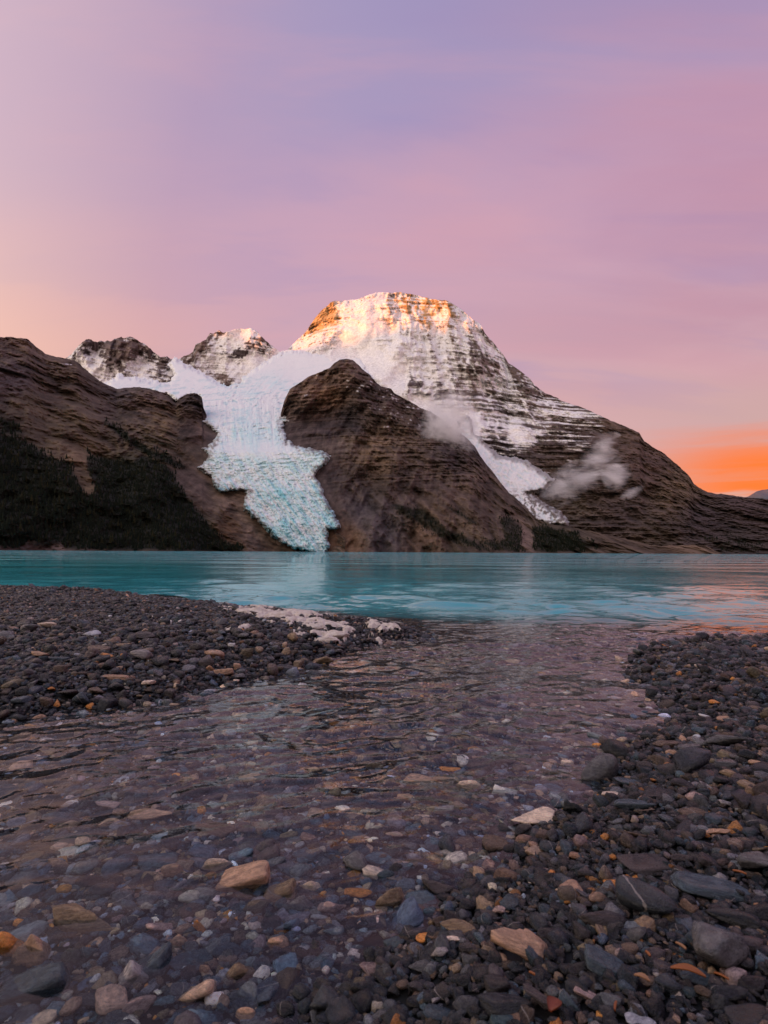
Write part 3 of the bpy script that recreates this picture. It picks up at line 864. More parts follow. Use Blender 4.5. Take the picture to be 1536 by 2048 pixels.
LEFT_PX = [(-500, 1176), (0, 1182), (120, 1184), (240, 1189), (330, 1202), (430, 1214), (500, 1221), (560, 1226), (640, 1237), (740, 1248), (820, 1257), (862, 1272), (845, 1281), (790, 1286), (735, 1302), (700, 1316), (650, 1328), (600, 1341), (530, 1358), (480, 1369), (420, 1382),
           (350, 1398), (300, 1407), (250, 1419), (180, 1423), (120, 1432), (60, 1442), (0, 1447), (-120, 1460), (-500, 1475)]
RIGHT_PX = [(2100, 1268), (1536, 1281), (1480, 1283), (1400, 1284), (1330, 1287), (1290, 1294), (1272, 1310), (1240, 1338), (1262, 1352), (1285, 1372), (1288, 1392), (1318, 1420), (1330, 1434), (1300, 1452), (1250, 1474), (1215, 1500), (1180, 1560), (1150, 1602), (1085, 1624), (1010, 1655), (985, 1695), (962, 1722),
            (900, 1752), (850, 1785), (800, 1828), (720, 1862), (655, 1915), (600, 1965), (540, 2030), (500, 2120), (520, 2400), (3000, 2400)]
LEFT_W = [flat(*p) for p in LEFT_PX]
RIGHT_W = [flat(*p) for p in RIGHT_PX]
RIGHT_W = RIGHT_W[:-1] + [(0.0, -4.0), (9.0, -4.0), (9.0, 4.0)]


def ground(x, y):
    x, y = np.asarray(x, float), np.asarray(y, float)
    w = 0.05 * perlin(x * 5, y * 5) + 0.03 * perlin(x * 13, y * 13)
    dl = poly_sdf(x, y, LEFT_W) + w * np.clip(y / 3, 0.4, 1.5)
    dr = poly_sdf(x, y, RIGHT_W) + w
    bl = np.where(dl > 0, 0.17 * (1 - np.exp(-np.maximum(dl, 0) / 0.45)), 0)
    br = np.where(dr > 0, 0.15 * (1 - np.exp(-np.maximum(dr, 0) / 0.42)), 0)
    d = np.maximum(np.maximum(dl, dr), -50)
    depth = 0.015 + 0.095 * (1 - np.exp(np.minimum(d, 0) / 0.40))
    depth = depth * (0.55 + 0.45 * sstep(y, 1.1, 2.6))
    depth = depth + 0.13 * np.maximum(y - 4.5 - 0.12 * np.clip(-x, 0, 8) + 0.12 * np.clip(x, 0, 5), 0) ** 1.25 * sstep(-d, 0.1, 1.2)
    depth = np.minimum(depth, 4.5 + 0 * y)
    z = np.where(d > 0, np.maximum(bl, br) - 0.015, -depth)
    bump = 0.018 * perlin(x * 2.3, y * 2.3) + 0.008 * perlin(x * 7, y * 7)
    return z + bump * (y < 14)


gy = np.concatenate([np.linspace(-4, 0.45, 16), 0.5 * (16 / 0.5) ** np.linspace(0, 1, 330), 16.5 * (5600 / 16.5) ** np.linspace(0, 1, 70)])
gt = np.linspace(-1, 1, 420)
GX = gt[None] * (2.6 + 0.85 * np.maximum(gy, 0))[:, None]
GY = np.repeat(gy[:, None], len(gt), 1)
GZ = ground(GX, GY)
me = mesh_np('ground', np.stack([GX, GY, GZ], -1).reshape(-1, 3), grid_quads(len(gy), len(gt))[:, ::-1])
silt = sstep(-GZ, 0.12, 0.85)
gcol = lerp(np.broadcast_to(np.array((.011, .012, .013)), GX.shape + (3,)), (0.09, 0.64, 0.67), silt)  # near-black between the stones: shade put into the gravel colour
set_col(me, 'col', gcol.reshape(-1, 3))
me.materials.append(M['gravel'])
tag(link(bpy.data.objects.new('ground', me)), 'gravel shore and lake bed', kind='structure')

# unseen bank added behind the camera to keep low sky light off the beach
bx_ = np.linspace(-70, 70, 120)
bt_ = np.linspace(0, 1, 40)
BX, BT = np.meshgrid(bx_, bt_)
BY = -2.6 - 34 * BT - 0.012 * BX ** 2 * 0 + 1.2 * fbm(BX / 9, BT * 4, octaves=3)
BZ = -0.1 + 20 * sstep(BT, 0.0, 0.9) + 2.2 * fbm(BX / 5, BT * 9, octaves=4) * sstep(BT, 0.0, 0.15)
me = mesh_np('shade_bank', np.stack([BX, BY, BZ], -1).reshape(-1, 3), grid_quads(40, 120))
set_col(me, 'col', np.repeat(np.array([[.020, .024, .015]]), BX.size, 0))
me.materials.append(M['rock'])
tag(link(bpy.data.objects.new('shade_bank', me)), 'unseen dark bank added behind the viewer to block low light', kind='structure')

# ------------------------------------------------------------------ lake and stream surface
vrow = np.concatenate([np.arange(2075, 1330, -2.2), np.arange(1330, 1128, -1.0), np.arange(1128, 1107.0, -0.7)]) - PV
wy = np.concatenate([[0.3, 0.6], CAMH * FPX / vrow, [500, 1000, 2500, 5000.0]])
wy = np.unique(wy)
wt = np.linspace(-1, 1, 640)
WX = wt[None] * (0.5 + 0.80 * wy)[:, None]
WY = np.repeat(wy[:, None], len(wt), 1)
dyr = np.gradient(wy)[:, None]
wz = np.zeros_like(WX)
lakeness = sstep(WY - 0.12 * np.clip(-WX, 0, 6), 4.6, 7.5)
calm = 0.55 + 0.75 * sstep(fbm(WX / 2.2, WY / 3.0 + 9, octaves=3), -0.25, 0.45)
# slow water in the stream: short braided ripples; lake: longer wind ripples
for lam, amp, kind in ((0.045, .0026, 's'), (0.075, .0056, 's'), (0.13, .0090, 's'), (0.26, .0105, 's'), (0.5, .0075, 's'),
                       (0.14, .0120, 'l'), (0.30, .0420, 'l'), (0.62, .044, 'l'), (1.30, .024, 'l'), (2.8, .02, 'l')):
    keepw = sstep(lam / np.maximum(dyr, 1e-4), 1.8, 3.2)
    wgt = (1 - lakeness) * (0.30 + 0.70 * sstep(WY, 1.0, 2.1)) if kind == 's' else lakeness
    ang = 0.25 if kind == 's' else -0.12
    a = WX * math.cos(ang) + WY * math.sin(ang)
    b = -WX * math.sin(ang) + WY * math.cos(ang)
    wrp = 0.6 * perlin(a / (lam * 3) + 5, b / (lam * 3))
    n = 1 - 2.0 * np.abs(perlin(a / (lam * 1.7) + wrp, b / lam + 1.3 * wrp + lam * 31)) if kind == 's' else perlin(a / (lam * 1.5) + wrp, b / lam + wrp + lam * 17)
    wz += amp * n * wgt * keepw * calm
me = mesh_np('lake', np.stack([WX, WY, wz], -1).reshape(-1, 3), grid_quads(len(wy), len(wt))[:, ::-1])
me.materials.append(M['water'])
tag(link(bpy.data.objects.new('lake', me)), 'turquoise lake with clear shallow stream running from it', kind='structure')

# ------------------------------------------------------------------ instancing helper for the uncountable
def instancer(name, pts, rot, scl, idx, protos, label, colour=None):
    col = bpy.data.collections.new(name + '_shapes')
    for p in protos:
        col.objects.link(p)
    me = bpy.data.meshes.new(name)
    me.vertices.add(len(pts))
    me.vertices.foreach_set('co', np.asarray(pts, np.float32).ravel())
    for nm, arr, ty in (('rot', rot, 'FLOAT_VECTOR'), ('scl', scl, 'FLOAT_VECTOR')):
        a = me.attributes.new(nm, ty, 'POINT')
        a.data.foreach_set('vector', np.asarray(arr, np.float32).ravel())
    a = me.attributes.new('idx', 'INT', 'POINT')
    a.data.foreach_set('value', np.asarray(idx, np.int32))
    if colour is not None:
        a = me.attributes.new('pebble_colour', 'FLOAT_VECTOR', 'POINT')
        a.data.foreach_set('vector', np.asarray(colour, np.float32).ravel())
    o = link(bpy.data.objects.new(name, me))
    ng = bpy.data.node_groups.new(name, 'GeometryNodeTree')
    ng.interface.new_socket('Geometry', in_out='INPUT', socket_type='NodeSocketGeometry')
    ng.interface.new_socket('Geometry', in_out='OUTPUT', socket_type='NodeSocketGeometry')
    nd, ln = ng.nodes, ng.links
    gi, go = nd.new('NodeGroupInput'), nd.new('NodeGroupOutput')
    ci = nd.new('GeometryNodeCollectionInfo')
    ci.inputs['Collection'].default_value = col
    ci.inputs['Separate Children'].default_value = True
    ci.inputs['Reset Children'].default_value = True
    ip = nd.new('GeometryNodeInstanceOnPoints')
    ip.inputs['Pick Instance'].default_value = True

    def attr(nm, ty):
        k = nd.new('GeometryNodeInputNamedAttribute')
        k.data_type = ty
        k.inputs[0].default_value = nm
        return k.outputs[0]
    ln.new(gi.outputs[0], ip.inputs['Points'])
    ln.new(ci.outputs[0], ip.inputs['Instance'])
    ln.new(attr('idx', 'INT'), ip.inputs['Instance Index'])
    e2r = nd.new('FunctionNodeEulerToRotation')
    ln.new(attr('rot', 'FLOAT_VECTOR'), e2r.inputs[0])
    ln.new(e2r.outputs[0], ip.inputs['Rotation'])
    ln.new(attr('scl', 'FLOAT_VECTOR'), ip.inputs['Scale'])
    ln.new(ip.outputs[0], go.inputs[0])
    md = o.modifiers.new('scatter', 'NODES')
    md.node_group = ng
    tag(o, label, kind='stuff')
    return o


# ------------------------------------------------------------------ forest on the far shore
def conifer(k):
    r = np.random.default_rng(100 + k)
    co, tri = [], []
    layers = 6
    for L in range(layers):
        z0 = 0.06 + 0.86 * L / layers
        z1 = z0 + 0.34 * (1 - 0.45 * L / layers)
        rad = 0.22 * (1 - 0.86 * L / layers)
        n = 7
        b = len(co)
        for i in range(n):
            a = 2 * math.pi * (i + 0.5 * (L % 2)) / n + r.uniform(-.2, .2)
            rr = rad * r.uniform(0.55, 1.15)
            co.append((rr * math.cos(a), rr * math.sin(a), z0 + r.uniform(-.03, .03)))
        co.append((r.uniform(-.01, .01), r.uniform(-.01, .01), min(z1, 1.0)))
        for i in range(n):
            tri.append((b + i, b + (i + 1) % n, b + n))
    me = mesh_np('conifer', co, None, tri)
    me.polygons.foreach_set('use_smooth', np.zeros(len(me.polygons), bool))
    me.materials.append(M['tree'])
    return bpy.data.objects.new('conifer', me)


tp, th = [], []
for grid, polys, n, h in ((B_grid, FOREST_B, 12000, (8, 14)), (E_grid, FOREST_E, 3600, (5, 9)), (A_grid, FOREST_A, 260, (6, 10))):
    U, V, Pt = grid['U'].ravel(), grid['V'].ravel(), grid['P'].reshape(-1, 3)
    wu, wv = 9 * fbm(U / 18, V / 18, octaves=3), 9 * fbm(U / 18 + 40, V / 18, octaves=3)
    m = np.max([poly_sdf(U + wu, V + wv, p) for p in polys], 0) > 0
    m &= fbm(U / 24 + 7, V / 24, octaves=2) > (-0.75 if grid is B_grid else -0.45)
    m &= Pt[:, 2] > 2
    # a few stragglers up the slope
    ii = np.nonzero(m)[0]
    ii = rng.choice(ii, min(n, len(ii)), replace=False)
    tp.append(Pt[ii] + rng.normal(0, 3, (len(ii), 3)) * (1, 1, 0))
    th.append(rng.uniform(*h, len(ii)))
tp, th = np.concatenate(tp), np.concatenate(th)
th = th * np.where(rng.uniform(0, 1, len(th)) < 0.14, 1.7, 1.0)
tp[:, 2] -= 1.0
instancer('forest', tp, np.stack([rng.normal(0, .03, len(tp)), rng.normal(0, .03, len(tp)), rng.uniform(0, 6.28, len(tp))], 1),
          np.stack([th * rng.uniform(.8, 1.3, len(tp)), th * rng.uniform(.8, 1.3, len(tp)), th], 1), rng.integers(0, 5, len(tp)), [conifer(k) for k in range(5)],
          'dark conifer forest on the slopes above the lake')

# ------------------------------------------------------------------ mist
def mist(u, v, Y, w, h, rot, dens, seed, stretch=(1, 1, 1), label='', thr=0.42):
    import bmesh
    X, Z = xz(u, v, Y)
    bm = bmesh.new()
    bmesh.ops.create_icosphere(bm, subdivisions=3, radius=1.0)
    me = bpy.data.meshes.new('mist')
    bm.to_mesh(me)
    bm.free()
    m = bpy.data.materials.new('mist')
    m.use_nodes = True
    T = NT(m.node_tree)
    out = T.n('ShaderNodeOutputMaterial')
    pv_ = T.n('ShaderNodeVolumePrincipled')
    pv_.inputs['Color'].default_value = (0.99, 0.99, 1.0, 1)
    pv_.inputs['Anisotropy'].default_value = 0.1
    ob = T.n('ShaderNodeTexCoord').outputs['Object']
    ln = T.n('ShaderNodeVectorMath', operation='LENGTH')
    T.l(ob, ln.inputs[0])
    gp = T.n('ShaderNodeNewGeometry').outputs['Position']
    nz = T.noise(mapping(T, gp, loc=(seed, seed * .7, 0), rot=(0, math.radians(-rot), 0), scale=(.011 * stretch[0], .011, .011 * stretch[2])), 1.0, 6, 0.62, 1.2)
    fall = T.m('MULTIPLY', T.m('MULTIPLY', ln.outputs['Value'], ln.outputs['Value']), 0.42)
    d = T.smooth(T.m('SUBTRACT', nz, fall), thr, thr + 0.40)
    T.l(T.m('MULTIPLY', T.m('MULTIPLY', d, T.smooth(ln.outputs['Value'], 1.0, 0.75)), dens), pv_.inputs['Density'])
    T.l(pv_.outputs[0], out.inputs['Volume'])
    me.materials.append(m)
    o = link(bpy.data.objects.new('mist', me))
    o.location = (X, Y, Z)
    s = Y / FPX
    o.scale = (w * s, 0.8 * min(w, h) * s, h * s)
    o.rotation_euler = (0, math.radians(rot), 0)
    return tag(o, label, kind='stuff')


mist(898, 852, 3000, 78, 104, -10, .022, 2.0, (1.2, 1, 1.2), label='soft cloud puff clinging to the buttress ridge', thr=.24)
mist(1140, 968, 2500, 100, 52, -35, .036, 5.0, (.6, 1, 1.3), 'wisp of mist over the lower right slope', thr=.33)
mist(1200, 915, 2520, 100, 46, -60, .036, 9.0, (.6, 1, 1.4), 'upright wisp of mist below the striped cliffs', thr=.33)
mist(1232, 946, 2500, 52, 40, -45, .040, 14.0, (.8, 1, 1.2), label='small mist puff right of the upright wisp', thr=.28)
mist(1264, 986, 2480, 34, 16, -20, .035, 3.0, (.7, 1, 1.2), label='faint mist shred low on the right slope', thr=.30)
#PART4
# ------------------------------------------------------------------ stones
def ico(sub):
    import bmesh
    bm = bmesh.new()
    bmesh.ops.create_icosphere(bm, subdivisions=sub, radius=1.0)
    me = bpy.data.meshes.new('ico')
    bm.to_mesh(me)
    bm.free()
    co = np.empty(len(me.vertices) * 3, np.float32)
    me.vertices.foreach_get('co', co)
    tri = np.empty(len(me.polygons) * 3, np.int32)
    me.polygons.foreach_get('vertices', tri)
    bpy.data.meshes.remove(me)
    return co.reshape(-1, 3).astype(float), tri.reshape(-1, 3)


ICO = {k: ico(k) for k in (2, 3, 4)}


def stone_shape(seed, sharp=6.0, planes=14, sub=3, lump=0.05, box=0.0):
    """unit stone (extent about +-1) worn from a random polyhedron"""
    r = np.random.default_rng(seed)
    d, tri = ICO[sub]
    n = r.normal(size=(planes, 3))
    n /= np.linalg.norm(n, axis=1)[:, None]
    dist = r.uniform(0.72, 1.12, planes)
    if box:
        ax = np.array([[1, 0, 0], [-1, 0, 0], [0, 1, 0], [0, -1, 0], [0, 0, 1], [0, 0, -1.0]]) + r.normal(0, 0.13, (6, 3))
        ax /= np.linalg.norm(ax, axis=1)[:, None]
        n = np.concatenate([n, ax])
        dist = np.concatenate([dist + 0.25, np.full(6, 1.0 - 0.25 * box)])
    k = np.maximum(d @ n.T / dist, 0.0)
    rad = (k ** sharp).sum(1) ** (-1.0 / sharp)
    rad = rad * (1 + lump * fbm(d[:, 0] * 1.5 + seed * 3.1, d[:, 1] * 1.5, d[:, 2] * 1.5, octaves=3))
    co = d * rad[:, None]
    lo, hi = co.min(0), co.max(0)
    return (co - (lo + hi) / 2) / ((hi - lo) / 2), tri


def stone_mesh(name, mat, *a, **k):
    co, tri = stone_shape(*a, **k)
    me = mesh_np(name, co, None, tri)
    me.materials.append(M[mat])
    return me


PAL = {'dk': (.017, .020, .024), 'pu': (.036, .030, .031), 'gy': (.080, .082, .086), 'lg': (.20, .185, .18), 'bg': (.042, .062, .078), 'br': (.088, .060, .043), 'tn': (.36, .225, .145), 'or': (.42, .165, .035), 'cr': (.58, .46, .36), 'ol': (.15, .105, .062), 'pk': (.26, .185, .165), 'wh': (.66, .60, .56), 'wb': (.30, .32, .36)}
PAL = {k: tuple(min(c * (1.3 if k in ('tn', 'cr', 'wh', 'or') else 1.5), 0.75) for c in v) for k, v in PAL.items()}
CNAME = {'dk': 'charcoal', 'pu': 'plum brown', 'gy': 'grey', 'lg': 'pale grey', 'bg': 'blue grey', 'br': 'brown', 'tn': 'tan', 'or': 'orange', 'cr': 'cream', 'ol': 'olive brown', 'pk': 'pinkish', 'wh': 'white', 'wb': 'pale blue'}


def stand(u, v, w, h, depth_ratio=0.8, cmin=0.34):
    """where a stone seen at photo pixel (u, v), w by h pixels, stands: centre, half sizes"""
    x, y = flat(u, v)
    zc = 0.0
    for _ in range(25):
        cvv = (-(u - PU) * math.sin(ROLL) + (v - PV) * math.cos(ROLL)) / FPX
        sl = (u - PU) / FPX + (v - PV) / FPX * math.sin(ROLL)
        if zc >= 0:
            y1 = (CAMH - zc) / cvv
            x1 = sl * y1
        else:                                     # seen through the water: bend the ray
            y0 = CAMH / cvv
            d = Vector((sl, 1.0, -cvv)).normalized()
            k = 1 / 1.333
            ci = -d.z
            tdir = d * k + Vector((0, 0, 1)) * (k * ci - math.sqrt(1 - k * k * (1 - ci * ci)))
            t = zc / tdir.z
            x1, y1 = sl * y0 + tdir.x * t, y0 + tdir.y * t
        x, y = 0.5 * x + 0.5 * x1, 0.5 * y + 0.5 * y1
        W = w * y / FPX
        th = math.atan2(CAMH, y)
        H = h * y / FPX
        B = depth_ratio * W
        cz = H - B * math.tan(th)
        if cz < cmin * W:
            cz = cmin * W
            B = max((H - cz) / max(math.tan(th), 0.05), 0.5 * W)
        cz = min(cz, 1.0 * W)
        zc = float(ground(x, y)) + (0.40 if cmin > 0.3 else 0.30) * cz + 0.006
    return (x, y, zc), (W / 2, B / 2, cz / 2)


# u, v, width, height in the photograph; colour; style r round, a angular, b block, s slab; tilt; what it is; where it is
S = [
 (57,1256,42,24,'gy','r',0,'grey brown loaf shaped stone','high on the left bank'),
 (96,1250,35,11,'cr','r',0,'flat cream oval stone','beside the grey brown loaf stone on the left bank'),
 (186,1267,36,18,'wb','r',0,'pale bluish rounded stone','in the middle of the left bank'),
 (289,1272,50,24,'pu','r',0,'dark brown humped stone','on the left bank'),
 (285,1309,40,28,'lg','r',0,'speckled pale grey round stone','on the left bank'),
 (81,1308,36,18,'tn','r',0,'smooth tan loaf stone','on the left bank'),
 (217,1309,26,13,'or','r',0,'ochre orange oval stone','left of the speckled pale grey stone'),
 (247,1311,13,10,'or','b',0,'tiny orange block pebble','just left of the speckled pale grey stone'),
 (245,1290,32,8,'ol','s',0,'thin ochre sliver stone','lying flat on the left bank'),
 (220,1283,24,12,'ol','s',0,'ochre wedge stone','behind the thin ochre sliver on the left bank'),
 (197,1297,46,12,'br','s',0,'long flat brown stone','on the left bank'),
 (48,1310,27,13,'dk','r',0,'small charcoal oval stone','left of the smooth tan loaf stone'),
 (121,1338,25,20,'br','b',0,'brown boxy stone','on the left bank above the plum oval stone'),
 (135,1387,42,26,'pu','r',-18,'large plum oval stone','leaning near the left bank front edge'),
 (164,1396,32,32,'bg','r',0,'mottled blue grey round stone','right beside the large plum oval stone'),
 (43,1402,34,26,'bg','a',0,'blue grey angular stone','low on the left bank near the picture edge'),
 (94,1403,25,22,'br','b',8,'brown squarish stone','left of the large plum oval stone'),
 (195,1381,30,17,'br','r',16,'tilted brown lens shaped stone','right of the mottled blue grey stone'),
 (234,1372,28,24,'dk','a',0,'dark wedge stone','on the left bank right of the tilted brown lens stone'),
 (233,1354,50,14,'tn','s',0,'long light brown bar stone','lying across the left bank'),
 (298,1365,25,14,'cr','b',0,'cream block stone','on the lower left bank'),
 (312,1345,32,17,'bg','s',0,'dark teal grey flat stone','on the left bank above the cream block'),
 (284,1334,26,20,'gy','a',0,'dull grey angular stone','below the speckled pale grey stone'),
 (346,1322,26,14,'ol','a',0,'ochre pointed stone','on the left bank left of the leaning tan stone'),
 (104,1378,15,13,'or','r',0,'small orange knob pebble','above the brown squarish stone'),
 (115,1407,15,17,'or','a',0,'small amber pebble','between the brown squarish and plum oval stones'),
 (180,1412,20,16,'or','r',0,'rusty orange pebble','below the mottled blue grey stone at the water'),
 (79,1434,28,18,'tn','r',0,'tan mound stone','washed by the stream at the left bank edge'),
 (116,1318,44,14,'bg','s',0,'long blue grey slab','right of the smooth tan loaf stone'),
 (286,1398,30,22,'dk','a',-25,'charcoal fin shaped stone','at the left bank waterline'),
 (341,1387,22,22,'pu','b',0,'plum upright stone','at the left bank waterline'),
 (219,1233,10,7,'wh','r',0,'tiny white pebble','alone on the upper left bank'),
 (429,1307,40,24,'tn','r',28,'leaning tan oblong stone','propped on a dark stone on the left bank'),
 (413,1323,32,30,'pu','r',0,'dark brown stone','under the leaning tan oblong stone'),
 (423,1337,22,20,'tn','a',0,'tan triangular stone','in the cluster under the leaning tan stone'),
 (447,1344,40,17,'tn','b',-8,'tan brick shaped stone','lowest of the cluster on the left bank'),
 (475,1333,17,16,'tn','b',0,'small tan cube stone','right of the tan brick shaped stone'),
 (478,1352,24,14,'gy','r',0,'small grey cobble','right below the tan brick shaped stone'),
 (473,1362,13,10,'cr','r',0,'tiny cream pebble','at the waterline below the tan brick stone'),
 (441,1244,24,20,'gy','r',0,'grey egg stone','standing on the crest of the left bank'),
 (487,1271,22,14,'gy','r',0,'grey rounded cobble','left of the foam on the left bank'),
 (572,1303,18,24,'ol','a',0,'upright olive tan stone','below the foam on the left spit'),
 (660,1304,20,14,'bg','r',0,'blue grey button stone','on the tip of the left spit'),
 (677,1303,15,12,'gy','r',0,'small dark round pebble','right beside the blue grey button stone'),
 (641,1321,55,20,'ol','a',0,'olive slab stone','at the water on the left spit'),
 (573,1336,46,17,'dk','s',6,'black flat slab','at the water on the left spit'),
 (699,1310,22,9,'tn','s',0,'flat tan pebble','on the tip of the left spit'),
 (418,1383,28,13,'wb','s',0,'pale blue grey flat stone','lying in the stream by the left bank'),
 (463,1290,15,10,'wh','b',0,'small pale square pebble','on the left bank below the foam'),
 (1197,1534,80,82,'gy','r',0,'big speckled grey boulder','standing in the water edge of the right bank'),
 (1449,1480,72,42,'gy','r',0,'big smooth grey boulder','on the right bank'),
 (1531,1458,36,26,'br','r',0,'brown boulder','cut by the right picture edge on the right bank'),
 (1336,1294,22,14,'or','r',0,'golden brown stone','at the far edge of the right bank'),
 (1287,1299,22,10,'dk','b',0,'black block stone','at the far tip of the right bank'),
 (1323,1348,20,15,'bg','r',0,'blue grey nub stone','on the far right bank'),
 (1290,1380,17,10,'dk','r',0,'black pebble','in the water beside the right bank'),
 (1429,1404,20,13,'or','r',0,'rust brown domed stone','on the right bank'),
 (1410,1432,24,10,'wh','s',12,'white pink flat pebble','on the right bank'),
 (1443,1437,26,17,'tn','a',0,'pinkish tan angular stone','right of the white pink flat pebble'),
 (1302,1462,34,26,'dk','r',0,'black boulder','at the waterline of the right bank'),
 (1263,1481,40,20,'dk','a',0,'black wedge slab','left of the black boulder in the water edge'),
 (1340,1489,64,11,'br','s',2,'long thin brown slab','on the right bank'),
 (1378,1497,44,18,'gy','b',-8,'grey brick shaped stone','below the long thin brown slab'),
 (1366,1477,18,18,'tn','a',0,'tan upright chip','behind the grey brick shaped stone'),
 (1340,1505,22,20,'tn','a',0,'orange tan pyramid stone','below the long thin brown slab'),
 (1361,1526,32,22,'pk','r',0,'speckled grey cobble','below the grey brick shaped stone'),
 (1258,1565,58,28,'bg','s',12,'dark blue slab','right of the big speckled boulder'),
 (1304,1560,22,16,'or','r',0,'bright orange pebble','right of the dark blue slab'),
 (1222,1590,42,24,'cr','r',0,'cream yellow stone','below the big speckled boulder'),
 (1179,1587,22,18,'pk','a',0,'dull pink triangular stone','left of the cream yellow stone'),
 (1202,1573,24,18,'dk','r',0,'dark knob stone','between the boulder and the cream yellow stone'),
 (1318,1588,70,28,'dk','s',-4,'long black layered slab','on the right bank'),
 (1392,1594,38,30,'pk','r',0,'pale pinkish cobble','right of the long black layered slab'),
 (1266,1608,78,22,'bg','s',0,'broad grey blue slab','below the cream yellow stone'),
 (1278,1622,52,20,'br','r',0,'brown flat cobble','in front of the broad grey blue slab'),
 (1415,1574,30,18,'lg','r',24,'tilted pale grey cobble','above the pale pinkish cobble'),
 (1363,1582,32,26,'pu','a',0,'plum angular stone','left of the pale pinkish cobble'),
 (1492,1569,38,30,'ol','r',0,'olive tan oval stone','with a pale vein on the right bank'),
 (1456,1548,30,24,'ol','r',0,'olive cobble','left of the veined olive tan stone'),
 (1450,1528,42,14,'gy','b',0,'grey bar stone','above the olive cobble'),
 (1515,1526,36,16,'tn','r',0,'tan flat oval stone','near the right edge above the veined stone'),
 (1386,1626,62,36,'br','r',14,'large brown tan cobble','below the pale pinkish cobble'),
 (1449,1606,26,22,'lg','a',0,'pale pointed stone','right of the large brown tan cobble'),
 (1522,1551,40,28,'gy','r',0,'grey cobble','at the right edge beside the veined stone'),
 (1338,1640,42,28,'bg','r',32,'blue grey finger stone','left of the large brown tan cobble'),
 (1429,1661,50,36,'tn','a',0,'rough tan orange rock','on the right bank'),
 (1268,1670,52,32,'br','a',12,'brown flat topped stone','above the big brown grey slab'),
 (1288,1728,100,62,'pu','s',0,'big brown grey slab','smooth and rounded on the right bank'),
 (1425,1775,150,62,'bg','s',16,'largest blue grey slab','lying on the right bank'),
 (1507,1724,66,70,'gy','r',0,'mottled grey boulder','at the right edge above the blue grey slab'),
 (1224,1715,17,20,'or','r',0,'vivid orange upright pebble','left of the big brown grey slab'),
 (1228,1767,44,26,'or','s',8,'flat orange stone','below the big brown grey slab'),
 (1263,1754,24,16,'or','s',0,'small flat orange chip','right above the flat orange stone'),
 (1420,1724,52,40,'pu','s',38,'slanted plum slab','right of the big brown grey slab'),
 (1365,1716,42,26,'pu','r',0,'plum cobble','between the big brown slab and slanted plum slab'),
 (1065,1631,88,32,'cr','a',0,'large cream rock','at the waterline of the right bank'),
 (1007,1582,52,38,'wh','a',0,'white rock with dark side','standing in the shallow water'),
 (1134,1529,26,11,'cr','s',0,'thin cream flake','on the water left of the big speckled boulder'),
 (1042,1888,130,98,'tn','a',24,'big tan ochre wedge rock','in the foreground'),
 (1210,1930,88,84,'bg','s',30,'blue grey slab','in the foreground right of the tan ochre wedge'),
 (1204,1836,92,36,'pu','r',0,'brown plum loaf stone','above the foreground blue grey slab'),
 (1212,1858,60,24,'ol','s',0,'olive layered flat stone','under the brown plum loaf stone'),
 (1469,1836,100,50,'dk','r',10,'large black flat stone','below the largest blue grey slab'),
 (1364,1838,42,30,'pu','r',0,'purple grey cobble','left of the large black flat stone'),
 (1481,1891,36,34,'bg','r',0,'bluish egg stone','below the large black flat stone'),
 (1257,1896,36,40,'br','r',0,'brown grey round cobble','right of the foreground blue grey slab'),
 (1320,1920,30,28,'ol','r',0,'olive grey round pebble','right of the brown grey round cobble'),
 (1329,1959,46,38,'lg','r',36,'light grey tilted oval','in the right foreground'),
 (1396,1954,72,40,'bg','r',14,'dark teal oval stone','right of the light grey tilted oval'),
 (1296,1960,40,34,'br','r',0,'brown stone','left of the light grey tilted oval'),
 (1175,1990,58,32,'pk','s',30,'pale lilac sliver stone','near the bottom right of centre'),
 (1280,2042,62,36,'wb','r',0,'pale blue round stone','at the bottom edge'),
 (1012,2012,110,60,'dk','r',0,'broad charcoal stone','at the bottom edge below the tan ochre wedge'),
 (1085,2003,84,60,'pu','a',18,'brown ribbed stone','at the bottom right of the broad charcoal stone'),
 (1503,2036,100,40,'dk','s',0,'black slab','in the bottom right corner'),
 (994,1822,32,38,'pk','a',0,'pink tan striped pebble','above the big tan ochre wedge rock'),
 (883,1776,76,50,'pu','a',0,'dark pyramid stone','at the stream edge in the middle'),
 (779,1801,58,66,'ol','r',0,'tan and grey standing stone','at the stream edge'),
 (761,1874,112,74,'dk','a',0,'big black faceted stone','below the tan and grey standing stone'),
 (849,1876,36,32,'or','r',0,'orange egg shaped pebble','right of the big black faceted stone'),
 (866,1848,22,26,'ol','r',0,'small olive tan pebble','above the orange egg shaped pebble'),
 (919,1856,76,54,'ol','r',0,'broad olive stone','right of the orange egg shaped pebble'),
 (903,1880,40,17,'cr','r',0,'small cream slice stone','in front of the broad olive stone'),
 (879,1908,34,50,'lg','a',0,'pointed grey white stone','below the small cream slice stone'),
 (843,1932,52,44,'gy','r',0,'grey stone with white stripe','left of the pointed grey white stone'),
 (804,1970,28,34,'br','r',0,'brown upright oval pebble','below the grey striped stone'),
 (708,1939,56,36,'dk','s',0,'black flat cobble','left below the big black faceted stone'),
 (781,1929,40,44,'dk','a',0,'black angular cobble','below the big black faceted stone'),
 (874,2000,22,24,'lg','r',0,'small whitish pebble','near the bottom centre'),
 (666,1897,40,20,'lg','a',0,'pale grey triangular stone','left of the big black faceted stone'),
 (662,1815,54,36,'pk','r',-20,'pinkish grey oblong stone','in shallow water left of the standing stone'),
 (715,1786,60,28,'or','r',0,'orange pink flat stone','under water beside the standing stone'),
 (620,1775,50,26,'cr','a',0,'cream rough stone','in shallow water at the middle'),
 (930,1737,20,14,'wh','r',0,'small white round pebble','at the water edge above the dark pyramid stone'),
